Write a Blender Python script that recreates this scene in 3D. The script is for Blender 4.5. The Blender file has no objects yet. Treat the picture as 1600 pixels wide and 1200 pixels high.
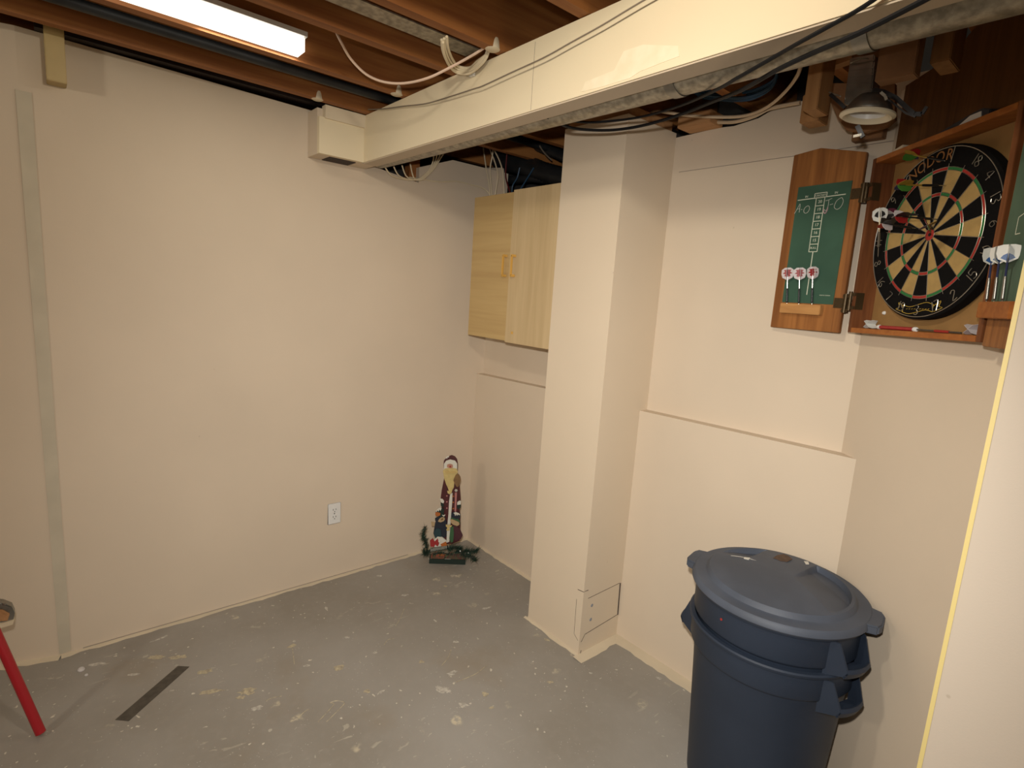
import bpy, bmesh, math, random
import numpy as np
from mathutils import Vector, Matrix
random.seed(7)
sc = bpy.context.scene
C = sc.collection
S = 1.55                                   # camera height in metres; survey units below are multiplied by it

# ------------------------------------------------------------------ camera
FPX, ROLL, PITCH, YAW = 859.935, 0.0662124, 0.162498, -0.860354
_f = Vector((math.sin(YAW)*math.cos(PITCH), math.cos(YAW)*math.cos(PITCH), -math.sin(PITCH)))
_r = Vector((math.cos(YAW), -math.sin(YAW), 0)); _u = _r.cross(_f)
_c, _s = math.cos(ROLL), math.sin(ROLL)
RT = _c*_r + _s*_u; UP = -_s*_r + _c*_u
CAM = Vector((0, 0, S))
cd = bpy.data.cameras.new('camera'); cam = bpy.data.objects.new('camera', cd); C.objects.link(cam)
m = Matrix((RT, UP, -_f)).transposed().to_4x4(); m.translation = CAM
cam.matrix_world = m
cd.sensor_width = 36; cd.lens = FPX/1600*36; cd.clip_start = .02; cd.clip_end = 50
sc.camera = cam

# ------------------------------------------------------------------ world, lights, exposure
sc.view_settings.view_transform = 'Standard'
sc.view_settings.look = 'None'
sc.view_settings.gamma = 1
sc.view_settings.exposure = 0.06
sc.view_settings.use_curve_mapping = False
w = bpy.data.worlds.new('world'); sc.world = w; w.use_nodes = True
w.node_tree.nodes['Background'].inputs[0].default_value = (1, .85, .65, 1)
w.node_tree.nodes['Background'].inputs[1].default_value = .02
def light(name, typ, loc, energy, color, size=.05, target=None, spot=None, blend=1):
    l = bpy.data.lights.new(name, typ); l.energy = energy; l.color = color
    if typ == 'AREA': l.shape = 'DISK'; l.size = size
    else: l.shadow_soft_size = size
    if spot: l.spot_size = spot; l.spot_blend = blend
    o = bpy.data.objects.new(name, l); o.location = loc; C.objects.link(o)
    if target is not None:
        o.rotation_euler = (Vector(target)-Vector(loc)).to_track_quat('-Z', 'Y').to_euler()
    return o
RIGHT_BULB = (-.42*S, .22*S, 1.475*S)
ll = light('left_fixture_light', 'AREA', (-1.325*S, .37*S, 1.490*S), 1.5, (1, .93, .78), .1)
ll.data.shape = 'RECTANGLE'; ll.data.size = .10; ll.data.size_y = .30
light('right_bulb', 'POINT', RIGHT_BULB, 27, (1, .92, .76), .05)
light('rear_fill', 'POINT', (-1.3, -2.0, 2.1), 34, (1, .92, .76), .10)  # added fill lamp behind the camera, stands for no known fixture
light('camera_flash', 'SPOT', (CAM + UP*.12 - RT*.03)[:], 158, (1, .955, .89), .018, target=(CAM+_f*2 - UP*.50 + RT*.05)[:], spot=math.radians(108), blend=1)

# ------------------------------------------------------------------ helpers
def W(px, py, ax, v):
    """point seen at (px, py) of the photo on the plane axis=v (survey units), in metres"""
    d = RT*((px-800)/FPX) + UP*(-(py-600)/FPX) + _f
    return CAM + d*((v*S-CAM[ax])/d[ax])
def on_plane(px, py, o, n):
    d = RT*((px-800)/FPX) + UP*(-(py-600)/FPX) + _f
    return CAM + d*((Vector(o)-CAM).dot(n)/d.dot(n))

def mat(name, col, rough=.6, metal=0, spec=.5, emit=None, estr=0, noise=0, nscale=8, bump=0, bscale=60, col2=None, stretch=None, trans=0, alpha=1):
    m = bpy.data.materials.new(name); m.use_nodes = True
    nt = m.node_tree; b = nt.nodes['Principled BSDF']
    b.inputs['Base Color'].default_value = (*col, 1)
    b.inputs['Roughness'].default_value = rough
    b.inputs['Metallic'].default_value = metal
    b.inputs['Specular IOR Level'].default_value = spec
    if trans: b.inputs['Transmission Weight'].default_value = trans
    if alpha < 1: b.inputs['Alpha'].default_value = alpha
    if emit: b.inputs['Emission Color'].default_value = (*emit, 1); b.inputs['Emission Strength'].default_value = estr
    tc = nt.nodes.new('ShaderNodeTexCoord'); mp = nt.nodes.new('ShaderNodeMapping')
    nt.links.new(tc.outputs['Object'], mp.inputs[0])
    if stretch: mp.inputs['Scale'].default_value = stretch
    if noise or col2:
        n = nt.nodes.new('ShaderNodeTexNoise'); n.inputs['Scale'].default_value = nscale; n.inputs['Detail'].default_value = 5
        nt.links.new(mp.outputs[0], n.inputs['Vector'])
        r = nt.nodes.new('ShaderNodeValToRGB')
        c2 = col2 or tuple(x*(1-noise) for x in col)
        r.color_ramp.elements[0].position = .35; r.color_ramp.elements[0].color = (*c2, 1)
        r.color_ramp.elements[1].position = .65; r.color_ramp.elements[1].color = (*col, 1)
        nt.links.new(n.outputs[0], r.inputs[0]); nt.links.new(r.outputs[0], b.inputs['Base Color'])
    if bump:
        n = nt.nodes.new('ShaderNodeTexNoise'); n.inputs['Scale'].default_value = bscale; n.inputs['Detail'].default_value = 4
        nt.links.new(mp.outputs[0], n.inputs['Vector'])
        bp = nt.nodes.new('ShaderNodeBump'); bp.inputs['Strength'].default_value = bump; bp.inputs['Distance'].default_value = .002
        nt.links.new(n.outputs[0], bp.inputs['Height']); nt.links.new(bp.outputs[0], b.inputs['Normal'])
    return m
def wood(name, light_, dark, axis='Z', rough=.5, scale=18, bump=.15, knots=False):
    m = bpy.data.materials.new(name); m.use_nodes = True
    nt = m.node_tree; b = nt.nodes['Principled BSDF']; b.inputs['Roughness'].default_value = rough
    b.inputs['Specular IOR Level'].default_value = .3
    tc = nt.nodes.new('ShaderNodeTexCoord'); mp = nt.nodes.new('ShaderNodeMapping')
    st = {'X': (.05, 1, 1), 'Y': (1, .05, 1), 'Z': (1, 1, .05)}[axis]
    mp.inputs['Scale'].default_value = st
    nt.links.new(tc.outputs['Object'], mp.inputs[0])
    n = nt.nodes.new('ShaderNodeTexNoise'); n.inputs['Scale'].default_value = scale*2.5; n.inputs['Detail'].default_value = 8; n.inputs['Distortion'].default_value = .6
    n2 = nt.nodes.new('ShaderNodeTexNoise'); n2.inputs['Scale'].default_value = scale*.4; n2.inputs['Detail'].default_value = 2
    nt.links.new(mp.outputs[0], n.inputs['Vector']); nt.links.new(mp.outputs[0], n2.inputs['Vector'])
    mx = nt.nodes.new('ShaderNodeMath'); mx.operation = 'MULTIPLY_ADD'; mx.inputs[1].default_value = .55
    nt.links.new(n.outputs[0], mx.inputs[0])
    m2 = nt.nodes.new('ShaderNodeMath'); m2.operation = 'MULTIPLY'; m2.inputs[1].default_value = .45
    nt.links.new(n2.outputs[0], m2.inputs[0]); nt.links.new(m2.outputs[0], mx.inputs[2])
    r = nt.nodes.new('ShaderNodeValToRGB')
    r.color_ramp.elements[0].position = .38; r.color_ramp.elements[0].color = (*dark, 1)
    r.color_ramp.elements[1].position = .6; r.color_ramp.elements[1].color = (*light_, 1)
    nt.links.new(mx.outputs[0], r.inputs[0])
    last = r.outputs[0]
    if knots:
        v = nt.nodes.new('ShaderNodeTexVoronoi'); v.inputs['Scale'].default_value = 4.5
        mp2 = nt.nodes.new('ShaderNodeMapping'); mp2.inputs['Scale'].default_value = {'X': (.5, 1, 1), 'Y': (1, .5, 1), 'Z': (1, 1, .5)}[axis]
        nt.links.new(tc.outputs['Object'], mp2.inputs[0]); nt.links.new(mp2.outputs[0], v.inputs['Vector'])
        kr = nt.nodes.new('ShaderNodeValToRGB'); kr.color_ramp.elements[0].position = .05; kr.color_ramp.elements[0].color = (.35, .25, .2, 1)
        kr.color_ramp.elements[1].position = .13; kr.color_ramp.elements[1].color = (1, 1, 1, 1)
        nt.links.new(v.outputs['Distance'], kr.inputs[0])
        mm = nt.nodes.new('ShaderNodeMixRGB'); mm.blend_type = 'MULTIPLY'; mm.inputs[0].default_value = .8
        nt.links.new(last, mm.inputs[1]); nt.links.new(kr.outputs[0], mm.inputs[2]); last = mm.outputs[0]
    nt.links.new(last, b.inputs['Base Color'])
    bp = nt.nodes.new('ShaderNodeBump'); bp.inputs['Strength'].default_value = bump; bp.inputs['Distance'].default_value = .001
    nt.links.new(mx.outputs[0], bp.inputs['Height']); nt.links.new(bp.outputs[0], b.inputs['Normal'])
    return m

class MB:
    def __init__(s): s.v = []; s.f = []; s.mi = []; s.sm = []
    def add(s, vs, fs, mi=0, smooth=False):
        o = len(s.v); s.v += [tuple(v) for v in vs]
        for f in fs: s.f.append(tuple(i+o for i in f)); s.mi.append(mi); s.sm.append(smooth)
        return s
    def box(s, a, b, mi=0):
        (x0, y0, z0), (x1, y1, z1) = a, b
        x0, x1 = min(x0, x1), max(x0, x1); y0, y1 = min(y0, y1), max(y0, y1); z0, z1 = min(z0, z1), max(z0, z1)
        vs = [(x, y, z) for z in (z0, z1) for y in (y0, y1) for x in (x0, x1)]
        return s.add(vs, [(0, 2, 3, 1), (4, 5, 7, 6), (0, 1, 5, 4), (2, 6, 7, 3), (0, 4, 6, 2), (1, 3, 7, 5)], mi)
    def obox(s, o, ax, ay, az, mi=0):
        o, ax, ay, az = map(Vector, (o, ax, ay, az))
        vs = [o+ax*i+ay*j+az*k for k in (0, 1) for j in (0, 1) for i in (0, 1)]
        fs = [(0, 2, 3, 1), (4, 5, 7, 6), (0, 1, 5, 4), (2, 6, 7, 3), (0, 4, 6, 2), (1, 3, 7, 5)]
        if ax.cross(ay).dot(az) < 0: fs = [f[::-1] for f in fs]
        return s.add(vs, fs, mi)
    def prism(s, pts, ext, mi=0):
        """polygon of 3-D points extruded by ext"""
        pts = [Vector(p) for p in pts]; ext = Vector(ext); n = len(pts)
        nn = Vector((0, 0, 0))
        for i in range(n): nn += pts[i].cross(pts[(i+1) % n])
        if nn.dot(ext) > 0: pts = pts[::-1]
        vs = pts + [p+ext for p in pts]
        fs = [tuple(range(n)), tuple(range(2*n-1, n-1, -1))] + [(i, i+n, (i+1) % n+n, (i+1) % n) for i in range(n)]
        return s.add(vs, fs, mi)
    def tube(s, pts, r, seg=8, smooth=4, mi=0, cap=True, closed=False):
        P = [Vector(p) for p in pts]
        if smooth > 1 and len(P) > 2:
            Q = []
            n = len(P)
            for i in range(n if closed else n-1):
                if closed: p0, p1, p2, p3 = P[(i-1) % n], P[i], P[(i+1) % n], P[(i+2) % n]
                else: p0, p1, p2, p3 = P[max(i-1, 0)], P[i], P[i+1], P[min(i+2, n-1)]
                for k in range(smooth):
                    t = k/smooth
                    Q.append(.5*((2*p1)+(p2-p0)*t+(2*p0-5*p1+4*p2-p3)*t*t+(3*p1-p0-3*p2+p3)*t**3))
            if not closed: Q.append(P[-1])
            P = Q
        n = len(P); rs = r if isinstance(r, (list, tuple)) else None
        nrm = None; rings = []
        for i in range(n):
            if closed: t = P[(i+1) % n]-P[i-1]
            else: t = P[min(i+1, n-1)]-P[max(i-1, 0)]
            if t.length < 1e-9: t = Vector((0, 0, 1))
            t.normalize()
            if nrm is None:
                nrm = t.orthogonal().normalized()
            nrm = (nrm-t*nrm.dot(t))
            if nrm.length < 1e-6: nrm = t.orthogonal()
            nrm.normalize(); bi = t.cross(nrm)
            rr = r if rs is None else rs[min(len(rs)-1, int(round(i*(len(rs)-1)/(n-1))))]
            rings.append([P[i]+(nrm*math.cos(2*math.pi*k/seg)+bi*math.sin(2*math.pi*k/seg))*rr for k in range(seg)])
        vs = [v for R in rings for v in R]; fs = []
        for i in range(n if closed else n-1):
            j = (i+1) % n
            for k in range(seg): fs.append((i*seg+k, i*seg+(k+1) % seg, j*seg+(k+1) % seg, j*seg+k))
        s.add(vs, fs, mi, True)
        if cap and not closed:
            s.add(rings[0], [tuple(range(seg-1, -1, -1))], mi); s.add(rings[-1], [tuple(range(seg))], mi)
        return s
    def lathe(s, prof, o=(0, 0, 0), ax=(0, 0, 1), seg=48, mi=0, smooth=True, a0=0, a1=2*math.pi):
        """prof: [(radius, height)]"""
        o = Vector(o); ax = Vector(ax).normalized(); e = Vector((1, 0, 0)) if abs(ax.z) > .9 else Vector((0, 0, 1))
        e = (e-ax*e.dot(ax)).normalized(); g = ax.cross(e)
        full = abs(a1-a0-2*math.pi) < 1e-6; N = seg if full else seg+1
        vs = [o+ax*h+(e*math.cos(a0+(a1-a0)*k/seg)+g*math.sin(a0+(a1-a0)*k/seg))*r for r, h in prof for k in range(N)]
        fs = [(i*N+k, i*N+(k+1) % N, (i+1)*N+(k+1) % N, (i+1)*N+k) for i in range(len(prof)-1) for k in range(seg)]
        return s.add(vs, fs, mi, smooth)
    def build(s, name, mats, parent=None, bevel=0, auto=True):
        me = bpy.data.meshes.new(name); me.from_pydata(s.v, [], s.f)
        if not isinstance(mats, (list, tuple)): mats = [mats]
        for m_ in mats: me.materials.append(m_)
        me.polygons.foreach_set('material_index', s.mi); me.polygons.foreach_set('use_smooth', s.sm)
        bm = bmesh.new(); bm.from_mesh(me)
        bmesh.ops.remove_doubles(bm, verts=bm.verts, dist=1e-6)
        if bevel:
            es = [e for e in bm.edges if len(e.link_faces) == 2 and e.calc_face_angle(0) > .6]
            bmesh.ops.bevel(bm, geom=es, offset=bevel, segments=2, affect='EDGES', clamp_overlap=True)
        bmesh.ops.recalc_face_normals(bm, faces=bm.faces)
        bm.to_mesh(me); bm.free()
        if auto:
            try: me.set_sharp_from_angle(angle=.7)
            except Exception: pass
        me.update()
        o = bpy.data.objects.new(name, me); C.objects.link(o)
        if parent is not None:
            o.parent = parent; o.matrix_parent_inverse = parent.matrix_world.inverted() if False else Matrix.Translation(-Vector(parent.location))
        return o
def tag(o, label=None, cat=None, group=None, kind=None):
    if label: o['label'] = label
    if cat: o['category'] = cat
    if group: o['group'] = group
    if kind: o['kind'] = kind
    return o
def thing(name, loc, label, cat, group=None):
    o = bpy.data.objects.new(name, None); C.objects.link(o); o.location = loc; o.empty_display_size = .05
    return tag(o, label, cat, group)
def text_mesh(body, size, ext=.0003):
    cu = bpy.data.curves.new('lettering', 'FONT'); cu.body = body; cu.size = size; cu.extrude = ext
    cu.align_x = 'CENTER'; cu.align_y = 'CENTER'; cu.resolution_u = 3
    o = bpy.data.objects.new('lettering', cu); C.objects.link(o)
    dg = bpy.context.evaluated_depsgraph_get()
    me = bpy.data.meshes.new_from_object(o.evaluated_get(dg))
    vs = [v.co.copy() for v in me.vertices]; fs = [tuple(p.vertices) for p in me.polygons]
    bpy.data.objects.remove(o); bpy.data.curves.remove(cu); bpy.data.meshes.remove(me)
    return vs, fs
def put_text(mb, body, size, o, ex, ey, en, ext=.0003, mi=0):
    vs, fs = text_mesh(body, size, ext); o, ex, ey, en = map(Vector, (o, ex, ey, en))
    mb.add([o+ex*v.x+ey*v.y+en*v.z for v in vs], fs, mi); return mb

# ------------------------------------------------------------------ materials
def paint(name, col, blotch=.06):
    m = bpy.data.materials.new(name); m.use_nodes = True
    nt = m.node_tree; b = nt.nodes['Principled BSDF']; b.inputs['Roughness'].default_value = .62; b.inputs['Specular IOR Level'].default_value = .28
    tc = nt.nodes.new('ShaderNodeTexCoord')
    n = nt.nodes.new('ShaderNodeTexNoise'); n.inputs['Scale'].default_value = 2.2; n.inputs['Detail'].default_value = 5
    r = nt.nodes.new('ShaderNodeValToRGB'); r.color_ramp.elements[0].position = .3; r.color_ramp.elements[1].position = .7
    r.color_ramp.elements[0].color = (*[c*(1-blotch) for c in col], 1); r.color_ramp.elements[1].color = (*col, 1)
    nt.links.new(tc.outputs['Object'], n.inputs['Vector']); nt.links.new(n.outputs[0], r.inputs[0])
    # small scuffs and specks
    v = nt.nodes.new('ShaderNodeTexVoronoi'); v.inputs['Scale'].default_value = 9; v.inputs['Randomness'].default_value = 1
    nt.links.new(tc.outputs['Object'], v.inputs['Vector'])
    vr = nt.nodes.new('ShaderNodeValToRGB'); vr.color_ramp.elements[0].position = .018; vr.color_ramp.elements[0].color = (.62, .6, .55, 1)
    vr.color_ramp.elements[1].position = .04; vr.color_ramp.elements[1].color = (1, 1, 1, 1)
    nt.links.new(v.outputs['Distance'], vr.inputs[0])
    n3 = nt.nodes.new('ShaderNodeTexNoise'); n3.inputs['Scale'].default_value = 3.1
    nt.links.new(tc.outputs['Object'], n3.inputs['Vector'])
    gt = nt.nodes.new('ShaderNodeMath'); gt.operation = 'GREATER_THAN'; gt.inputs[1].default_value = .56; nt.links.new(n3.outputs[0], gt.inputs[0])
    mm = nt.nodes.new('ShaderNodeMixRGB'); mm.blend_type = 'MULTIPLY'
    ml = nt.nodes.new('ShaderNodeMath'); ml.operation = 'MULTIPLY'; ml.inputs[1].default_value = .45; nt.links.new(gt.outputs[0], ml.inputs[0])
    nt.links.new(ml.outputs[0], mm.inputs[0]); nt.links.new(r.outputs[0], mm.inputs[1]); nt.links.new(vr.outputs[0], mm.inputs[2])
    nt.links.new(mm.outputs[0], b.inputs['Base Color'])
    nb = nt.nodes.new('ShaderNodeTexNoise'); nb.inputs['Scale'].default_value = 260; nb.inputs['Detail'].default_value = 3
    nt.links.new(tc.outputs['Object'], nb.inputs['Vector'])
    bp = nt.nodes.new('ShaderNodeBump'); bp.inputs['Strength'].default_value = .12; bp.inputs['Distance'].default_value = .0015
    nt.links.new(nb.outputs[0], bp.inputs['Height']); nt.links.new(bp.outputs[0], b.inputs['Normal'])
    return m
CREAM = (.66, .555, .43)
M = dict(
    wall=paint('cream_wall_paint', CREAM),
    pillar=paint('cream_pillar_paint', (.69, .58, .44), .04),
    beam=paint('cream_beam_paint', (.76, .66, .47), .05),
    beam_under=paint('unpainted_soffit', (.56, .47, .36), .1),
    mud=mat('joint_compound_grey', (.56, .50, .385), .7, noise=.1),
    strip=paint('pale_paint_strip', (.72, .62, .46), .25),
    crack=mat('dark_crack', (.05, .035, .03), .9),
    pencil=mat('grey_seam', (.28, .24, .20), .9),
    white=mat('white_plastic', (.72, .71, .68), .35),
    slot=mat('dark_slot', (.05, .045, .04), .6),
    joist=wood('joist_fir', (.40, .17, .05), (.24, .085, .025), 'Y', .6, 14, knots=True),
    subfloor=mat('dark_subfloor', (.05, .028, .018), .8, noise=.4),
    darkboard=wood('dark_stained_ledger', (.03, .018, .016), (.012, .008, .008), 'Y', .5, 30),
    lumber=wood('pale_lumber', (.36, .185, .07), (.24, .115, .04), 'Z', .6, 14),
    lumberx=wood('pale_lumber_crosswise', (.50, .27, .12), (.34, .17, .07), 'X', .6, 14),
    mdf=mat('brown_fibreboard', (.24, .115, .045), .7, noise=.12, nscale=40),
    ply=wood('birch_plywood', (.58, .44, .25), (.50, .37, .20), 'Z', .55, 14, .05),
    ply2=wood('birch_plywood_golden', (.54, .385, .175), (.47, .32, .14), 'X', .55, 14, .05),
    handle=mat('honey_handle', (.62, .36, .08), .35),
    oak=wood('oak_door', (.33, .135, .038), (.19, .07, .02), 'Z', .42, 26),
    oakred=wood('oak_box_side', (.20, .072, .024), (.11, .036, .013), 'Z', .45, 26),
    oakedge=wood('oak_edge', (.38, .135, .03), (.27, .085, .02), 'X', .4, 26),
    backing=mat('golden_hardboard', (.30, .165, .055), .6, noise=.1, nscale=30),
    panelwood=wood('brown_veneer_panel', (.14, .06, .018), (.07, .028, .009), 'Z', .4, 20),
    galv=mat('galvanised_duct', (.42, .38, .30), .42, .55, noise=.45, nscale=55, bump=.25, bscale=90),
    steel=mat('brushed_steel', (.32, .31, .28), .35, .9, noise=.25, nscale=30),
    darkmetal=mat('dark_steel', (.05, .05, .055), .35, .8),
    black=mat('black_cable', (.006, .006, .007), .6, spec=.25),
    beige=mat('beige_cable', (.55, .42, .28), .5),
    whitecable=mat('white_cable', (.70, .60, .42), .5),
    greycable=mat('grey_wire', (.20, .16, .12), .6),
    pinkcable=mat('pale_pink_cable', (.68, .50, .38), .5),
    blue=mat('blue_cable', (.015, .06, .12), .5),
    pipe=mat('black_pipe', (.02, .022, .024), .5, noise=.4, nscale=14),
    conc=mat('shade_dark_foundation', (.05, .045, .042), .9, noise=.4, nscale=5),  # darkness of the unlit cavity is put into this colour
    bin=mat('blue_grey_bin_plastic', (.024, .034, .055), .5, spec=.35, noise=.16, nscale=5, bump=.1, bscale=220),
    lid=mat('dusty_bin_lid_plastic', (.072, .086, .116), .6, noise=.25, nscale=6, bump=.12, bscale=220),
    dirt=mat('rusty_label_remnant', (.11, .065, .04), .8, noise=.4, nscale=60),
    chip=mat('white_chip', (.6, .58, .52), .8),
    ringwhite=mat('cream_trim_ring', (.62, .56, .42), .4),
    glass=mat('frosted_lens', (.30, .26, .22), .25),
    slate=mat('green_chalkboard', (.046, .105, .07), .7, spec=.2, noise=.22, nscale=7),
    chalk=mat('chalk_white', (.50, .50, .44), .9),
    chalkpink=mat('chalk_pink', (.42, .28, .30), .9),
    print_=mat('printed_white_line', (.58, .60, .48), .7),
    dblack=mat('board_black', (.005, .0045, .0045), .9, spec=.12, bump=.3, bscale=500),
    dcream=mat('board_cream', (.42, .275, .095), .8, noise=.15, nscale=40, bump=.3, bscale=500),
    dred=mat('board_red', (.33, .022, .014), .8, bump=.3, bscale=500),
    dgreen=mat('board_green', (.018, .15, .035), .8, bump=.3, bscale=500),
    wire=mat('bright_wire', (.45, .43, .38), .3, .9),
    orange=mat('orange_lettering', (.28, .12, .035), .7),
    yellow=mat('yellow_print', (.55, .36, .05), .7),
    brass=mat('antique_brass', (.07, .045, .02), .4, .6),
    barrel=mat('dart_barrel_black', (.02, .02, .022), .3, .5),
    tungsten=mat('dart_barrel_steel', (.28, .27, .25), .3, .9),
    fwhite=mat('flight_white', (.62, .62, .58), .4),
    fclear=mat('flight_silver', (.55, .50, .50), .25),
    fred=mat('flight_red', (.26, .012, .012), .4),
    fblue=mat('flight_blue', (.03, .10, .28), .4),
    fnavy=mat('flight_navy', (.012, .018, .07), .4),
    fgreen=mat('flight_green', (.04, .14, .02), .4),
    fyellow=mat('flight_yellow', (.30, .17, .02), .4),
    fblack=mat('flight_black', (.012, .012, .014), .4),
    red=mat('red_enamel', (.38, .012, .02), .35),
    tape=mat('worn_dark_tape', (.085, .072, .055), .7, noise=.3, nscale=40),
    pebble=mat('pale_pebble', (.55, .52, .50), .8),
)

def floor_mat():
    m = bpy.data.materials.new('grey_painted_concrete'); m.use_nodes = True
    nt = m.node_tree; b = nt.nodes['Principled BSDF']; N = nt.nodes; L = nt.links
    tc = N.new('ShaderNodeTexCoord')
    def noise(scale, det=4, dist=0, st=None):
        n = N.new('ShaderNodeTexNoise'); n.inputs['Scale'].default_value = scale; n.inputs['Detail'].default_value = det; n.inputs['Distortion'].default_value = dist
        if st:
            mp = N.new('ShaderNodeMapping'); mp.inputs['Scale'].default_value = st; mp.inputs['Rotation'].default_value = (0, 0, .5); L.new(tc.outputs['Object'], mp.inputs[0]); L.new(mp.outputs[0], n.inputs['Vector'])
        else: L.new(tc.outputs['Object'], n.inputs['Vector'])
        return n.outputs[0]
    def ramp(src, p0, c0, p1, c1):
        r = N.new('ShaderNodeValToRGB'); r.color_ramp.elements[0].position = p0; r.color_ramp.elements[0].color = (*c0, 1)
        r.color_ramp.elements[1].position = p1; r.color_ramp.elements[1].color = (*c1, 1); L.new(src, r.inputs[0]); return r.outputs[0]
    def mix(f, a, b_):
        x = N.new('ShaderNodeMixRGB'); L.new(f, x.inputs[0]); L.new(a, x.inputs[1])
        if isinstance(b_, tuple): x.inputs[2].default_value = (*b_, 1)
        else: L.new(b_, x.inputs[2])
        return x.outputs[0]
    def mul(a, b_):
        x = N.new('ShaderNodeMath'); x.operation = 'MULTIPLY'; L.new(a, x.inputs[0])
        if isinstance(b_, (int, float)): x.inputs[1].default_value = b_
        else: L.new(b_, x.inputs[1])
        return x.outputs[0]
    base = ramp(noise(1.6, 6), .35, (.26, .236, .20), .68, (.33, .31, .28))
    base = mix(ramp(noise(2.6, 4), .56, (0, 0, 0), .75, (.45, .45, .45)), base, (.26, .205, .135))
    base = mix(ramp(noise(30, 5), .5, (0, 0, 0), .75, (.22,)*3), base, (.36, .33, .29))
    # drips, chips and specks of pale paint
    v = N.new('ShaderNodeTexVoronoi'); v.inputs['Scale'].default_value = 8.5; v.inputs['Randomness'].default_value = 1
    nn = N.new('ShaderNodeTexNoise'); nn.inputs['Scale'].default_value = 24; L.new(tc.outputs['Object'], nn.inputs['Vector'])
    add = N.new('ShaderNodeMixRGB'); add.blend_type = 'ADD'; add.inputs[0].default_value = .045; L.new(tc.outputs['Object'], add.inputs[1]); L.new(nn.outputs[1], add.inputs[2])
    L.new(add.outputs[0], v.inputs['Vector'])
    big = mul(ramp(v.outputs['Distance'], .16, (1,)*3, .24, (0,)*3), ramp(noise(2.9, 2), .54, (0,)*3, .60, (.7,)*3))
    big = mul(big, ramp(noise(60, 3), .42, (.15,)*3, .55, (1,)*3))
    base = mix(big, base, (.66, .58, .41))
    v2 = N.new('ShaderNodeTexVoronoi'); v2.inputs['Scale'].default_value = 26; L.new(add.outputs[0], v2.inputs['Vector'])
    sp = mul(ramp(v2.outputs['Distance'], .08, (1,)*3, .14, (0,)*3), ramp(noise(5.1, 2), .46, (0,)*3, .55, (.8,)*3))
    base = mix(sp, base, (.70, .65, .54))
    v3 = N.new('ShaderNodeTexVoronoi'); v3.inputs['Scale'].default_value = 70; L.new(tc.outputs['Object'], v3.inputs['Vector'])
    sp = mul(ramp(v3.outputs['Distance'], .07, (1,)*3, .13, (0,)*3), ramp(noise(7.7, 2), .48, (0,)*3, .56, (.6,)*3))
    base = mix(sp, base, (.70, .67, .60))
    # scratches
    sc_ = mul(ramp(noise(14, 4, 3.0, (1, .35, 1)), .655, (0,)*3, .675, (.40,)*3), ramp(noise(1.9, 2), .52, (0,)*3, .62, (1,)*3))
    base = mix(sc_, base, (.60, .55, .44))
    L.new(base, b.inputs['Base Color'])
    L.new(ramp(noise(3, 4), .3, (.42,)*3, .7, (.62,)*3), b.inputs['Roughness'])
    b.inputs['Specular IOR Level'].default_value = .35
    bp = N.new('ShaderNodeBump'); bp.inputs['Strength'].default_value = .2; bp.inputs['Distance'].default_value = .002
    L.new(noise(90, 5), bp.inputs['Height']); L.new(bp.outputs[0], b.inputs['Normal'])
    return m
M['floor'] = floor_mat()

# ------------------------------------------------------------------ the setting
XA = -1.70*S            # left wall
YB = 1.31*S             # back wall, upper part
YL = 1.277*S            # back wall, thicker lower part
ZJ = 1.485*S            # underside of joists
ZT = ZJ+.24
def struct(o): o['kind'] = 'structure'; return o
floor = struct(MB().box((-3.2, -3.2, -.1), (2.4, 3.4, 0)).build('floor', M['floor']))
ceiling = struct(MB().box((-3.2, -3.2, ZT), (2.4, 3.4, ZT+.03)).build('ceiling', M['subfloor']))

# left wall: ragged top edge where it runs under the beam
prof = [(-.02, 0), (YB+.1, 0), (YB+.1, 2.241), (1.74, 2.241), (1.535, 2.165), (1.535, 2.087), (1.30, 2.118), (1.19, 2.15), (1.19, ZJ-.005), (-.02, ZJ+.02)]
wl = struct(MB().prism([(XA, y, z) for y, z in prof], (-.06, 0, 0)).build('wall_left', M['wall']))
bend = [(XA, -.02), (XA-.105, -.36), (XA-.15, -3.1), (XA-.25, -3.1), (XA-.2, -.36), (XA-.06, -.02)]
struct(MB().prism([(x, y, 0) for x, y in bend], (0, 0, ZJ+.02)).build('wall_left_corner', M['wall']))
tag(MB().prism([(XA+.001, -.045+.02, 0.01), (XA+.001, .012, 0.01), (XA+.001, .012, 2.12), (XA+.001, -.030, 2.12)], (.0012, 0, 0)).build('joint_compound_strip', M['mud'], wl), 'grey band of joint compound')
# back wall, upper sheets (ragged top), seam, thicker lower part with a ledge
pts = [(-.923, 1.436), (-.923, 0), (-.30, 0), (-.30, 1.47), (-.45, 1.468), (-.607, 1.462), (-.665, 1.457), (-.70, 1.444), (-.76, 1.437), (-.80, 1.44)]
wb = MB().prism([(x*S, YB, z*S) for x, z in pts], (0, .08, 0))
wb.prism([(x*S, YB, z*S) for x, z in [(-1.70, 0), (-.95, 0), (-.95, 1.30), (-1.70, 1.30)]], (0, .08, 0))
wb = struct(wb.build('wall_back', M['wall']))
a, b_, c_ = W(1061, 269, 1, 1.31), W(1237, 244.5, 1, 1.31), W(1397, 220, 1, 1.31)
MB().tube([a-Vector((0, .0005, 0)), b_-Vector((0, .0005, 0)), c_-Vector((0, .0005, 0))], .0011, 5, 1).build('sheet_seam', M['pencil'], wb)
lp = MB().prism([(-1.70*S, YL, 0), (-1.125*S, YL, 0), (-1.125*S, YL, .697*S), (-1.70*S, YL, .684*S)], (0, YB-YL-.001, 0)).build('lower_panel', M['wall'], wb)
lp = MB().prism([(-.93*S, YL, 0), (-.371*S, YL, 0), (-.371*S, YL, .707*S), (-.93*S, YL, .697*S)], (0, YB-YL-.001, 0)).build('lower_panel', M['wall'], wb)
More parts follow.
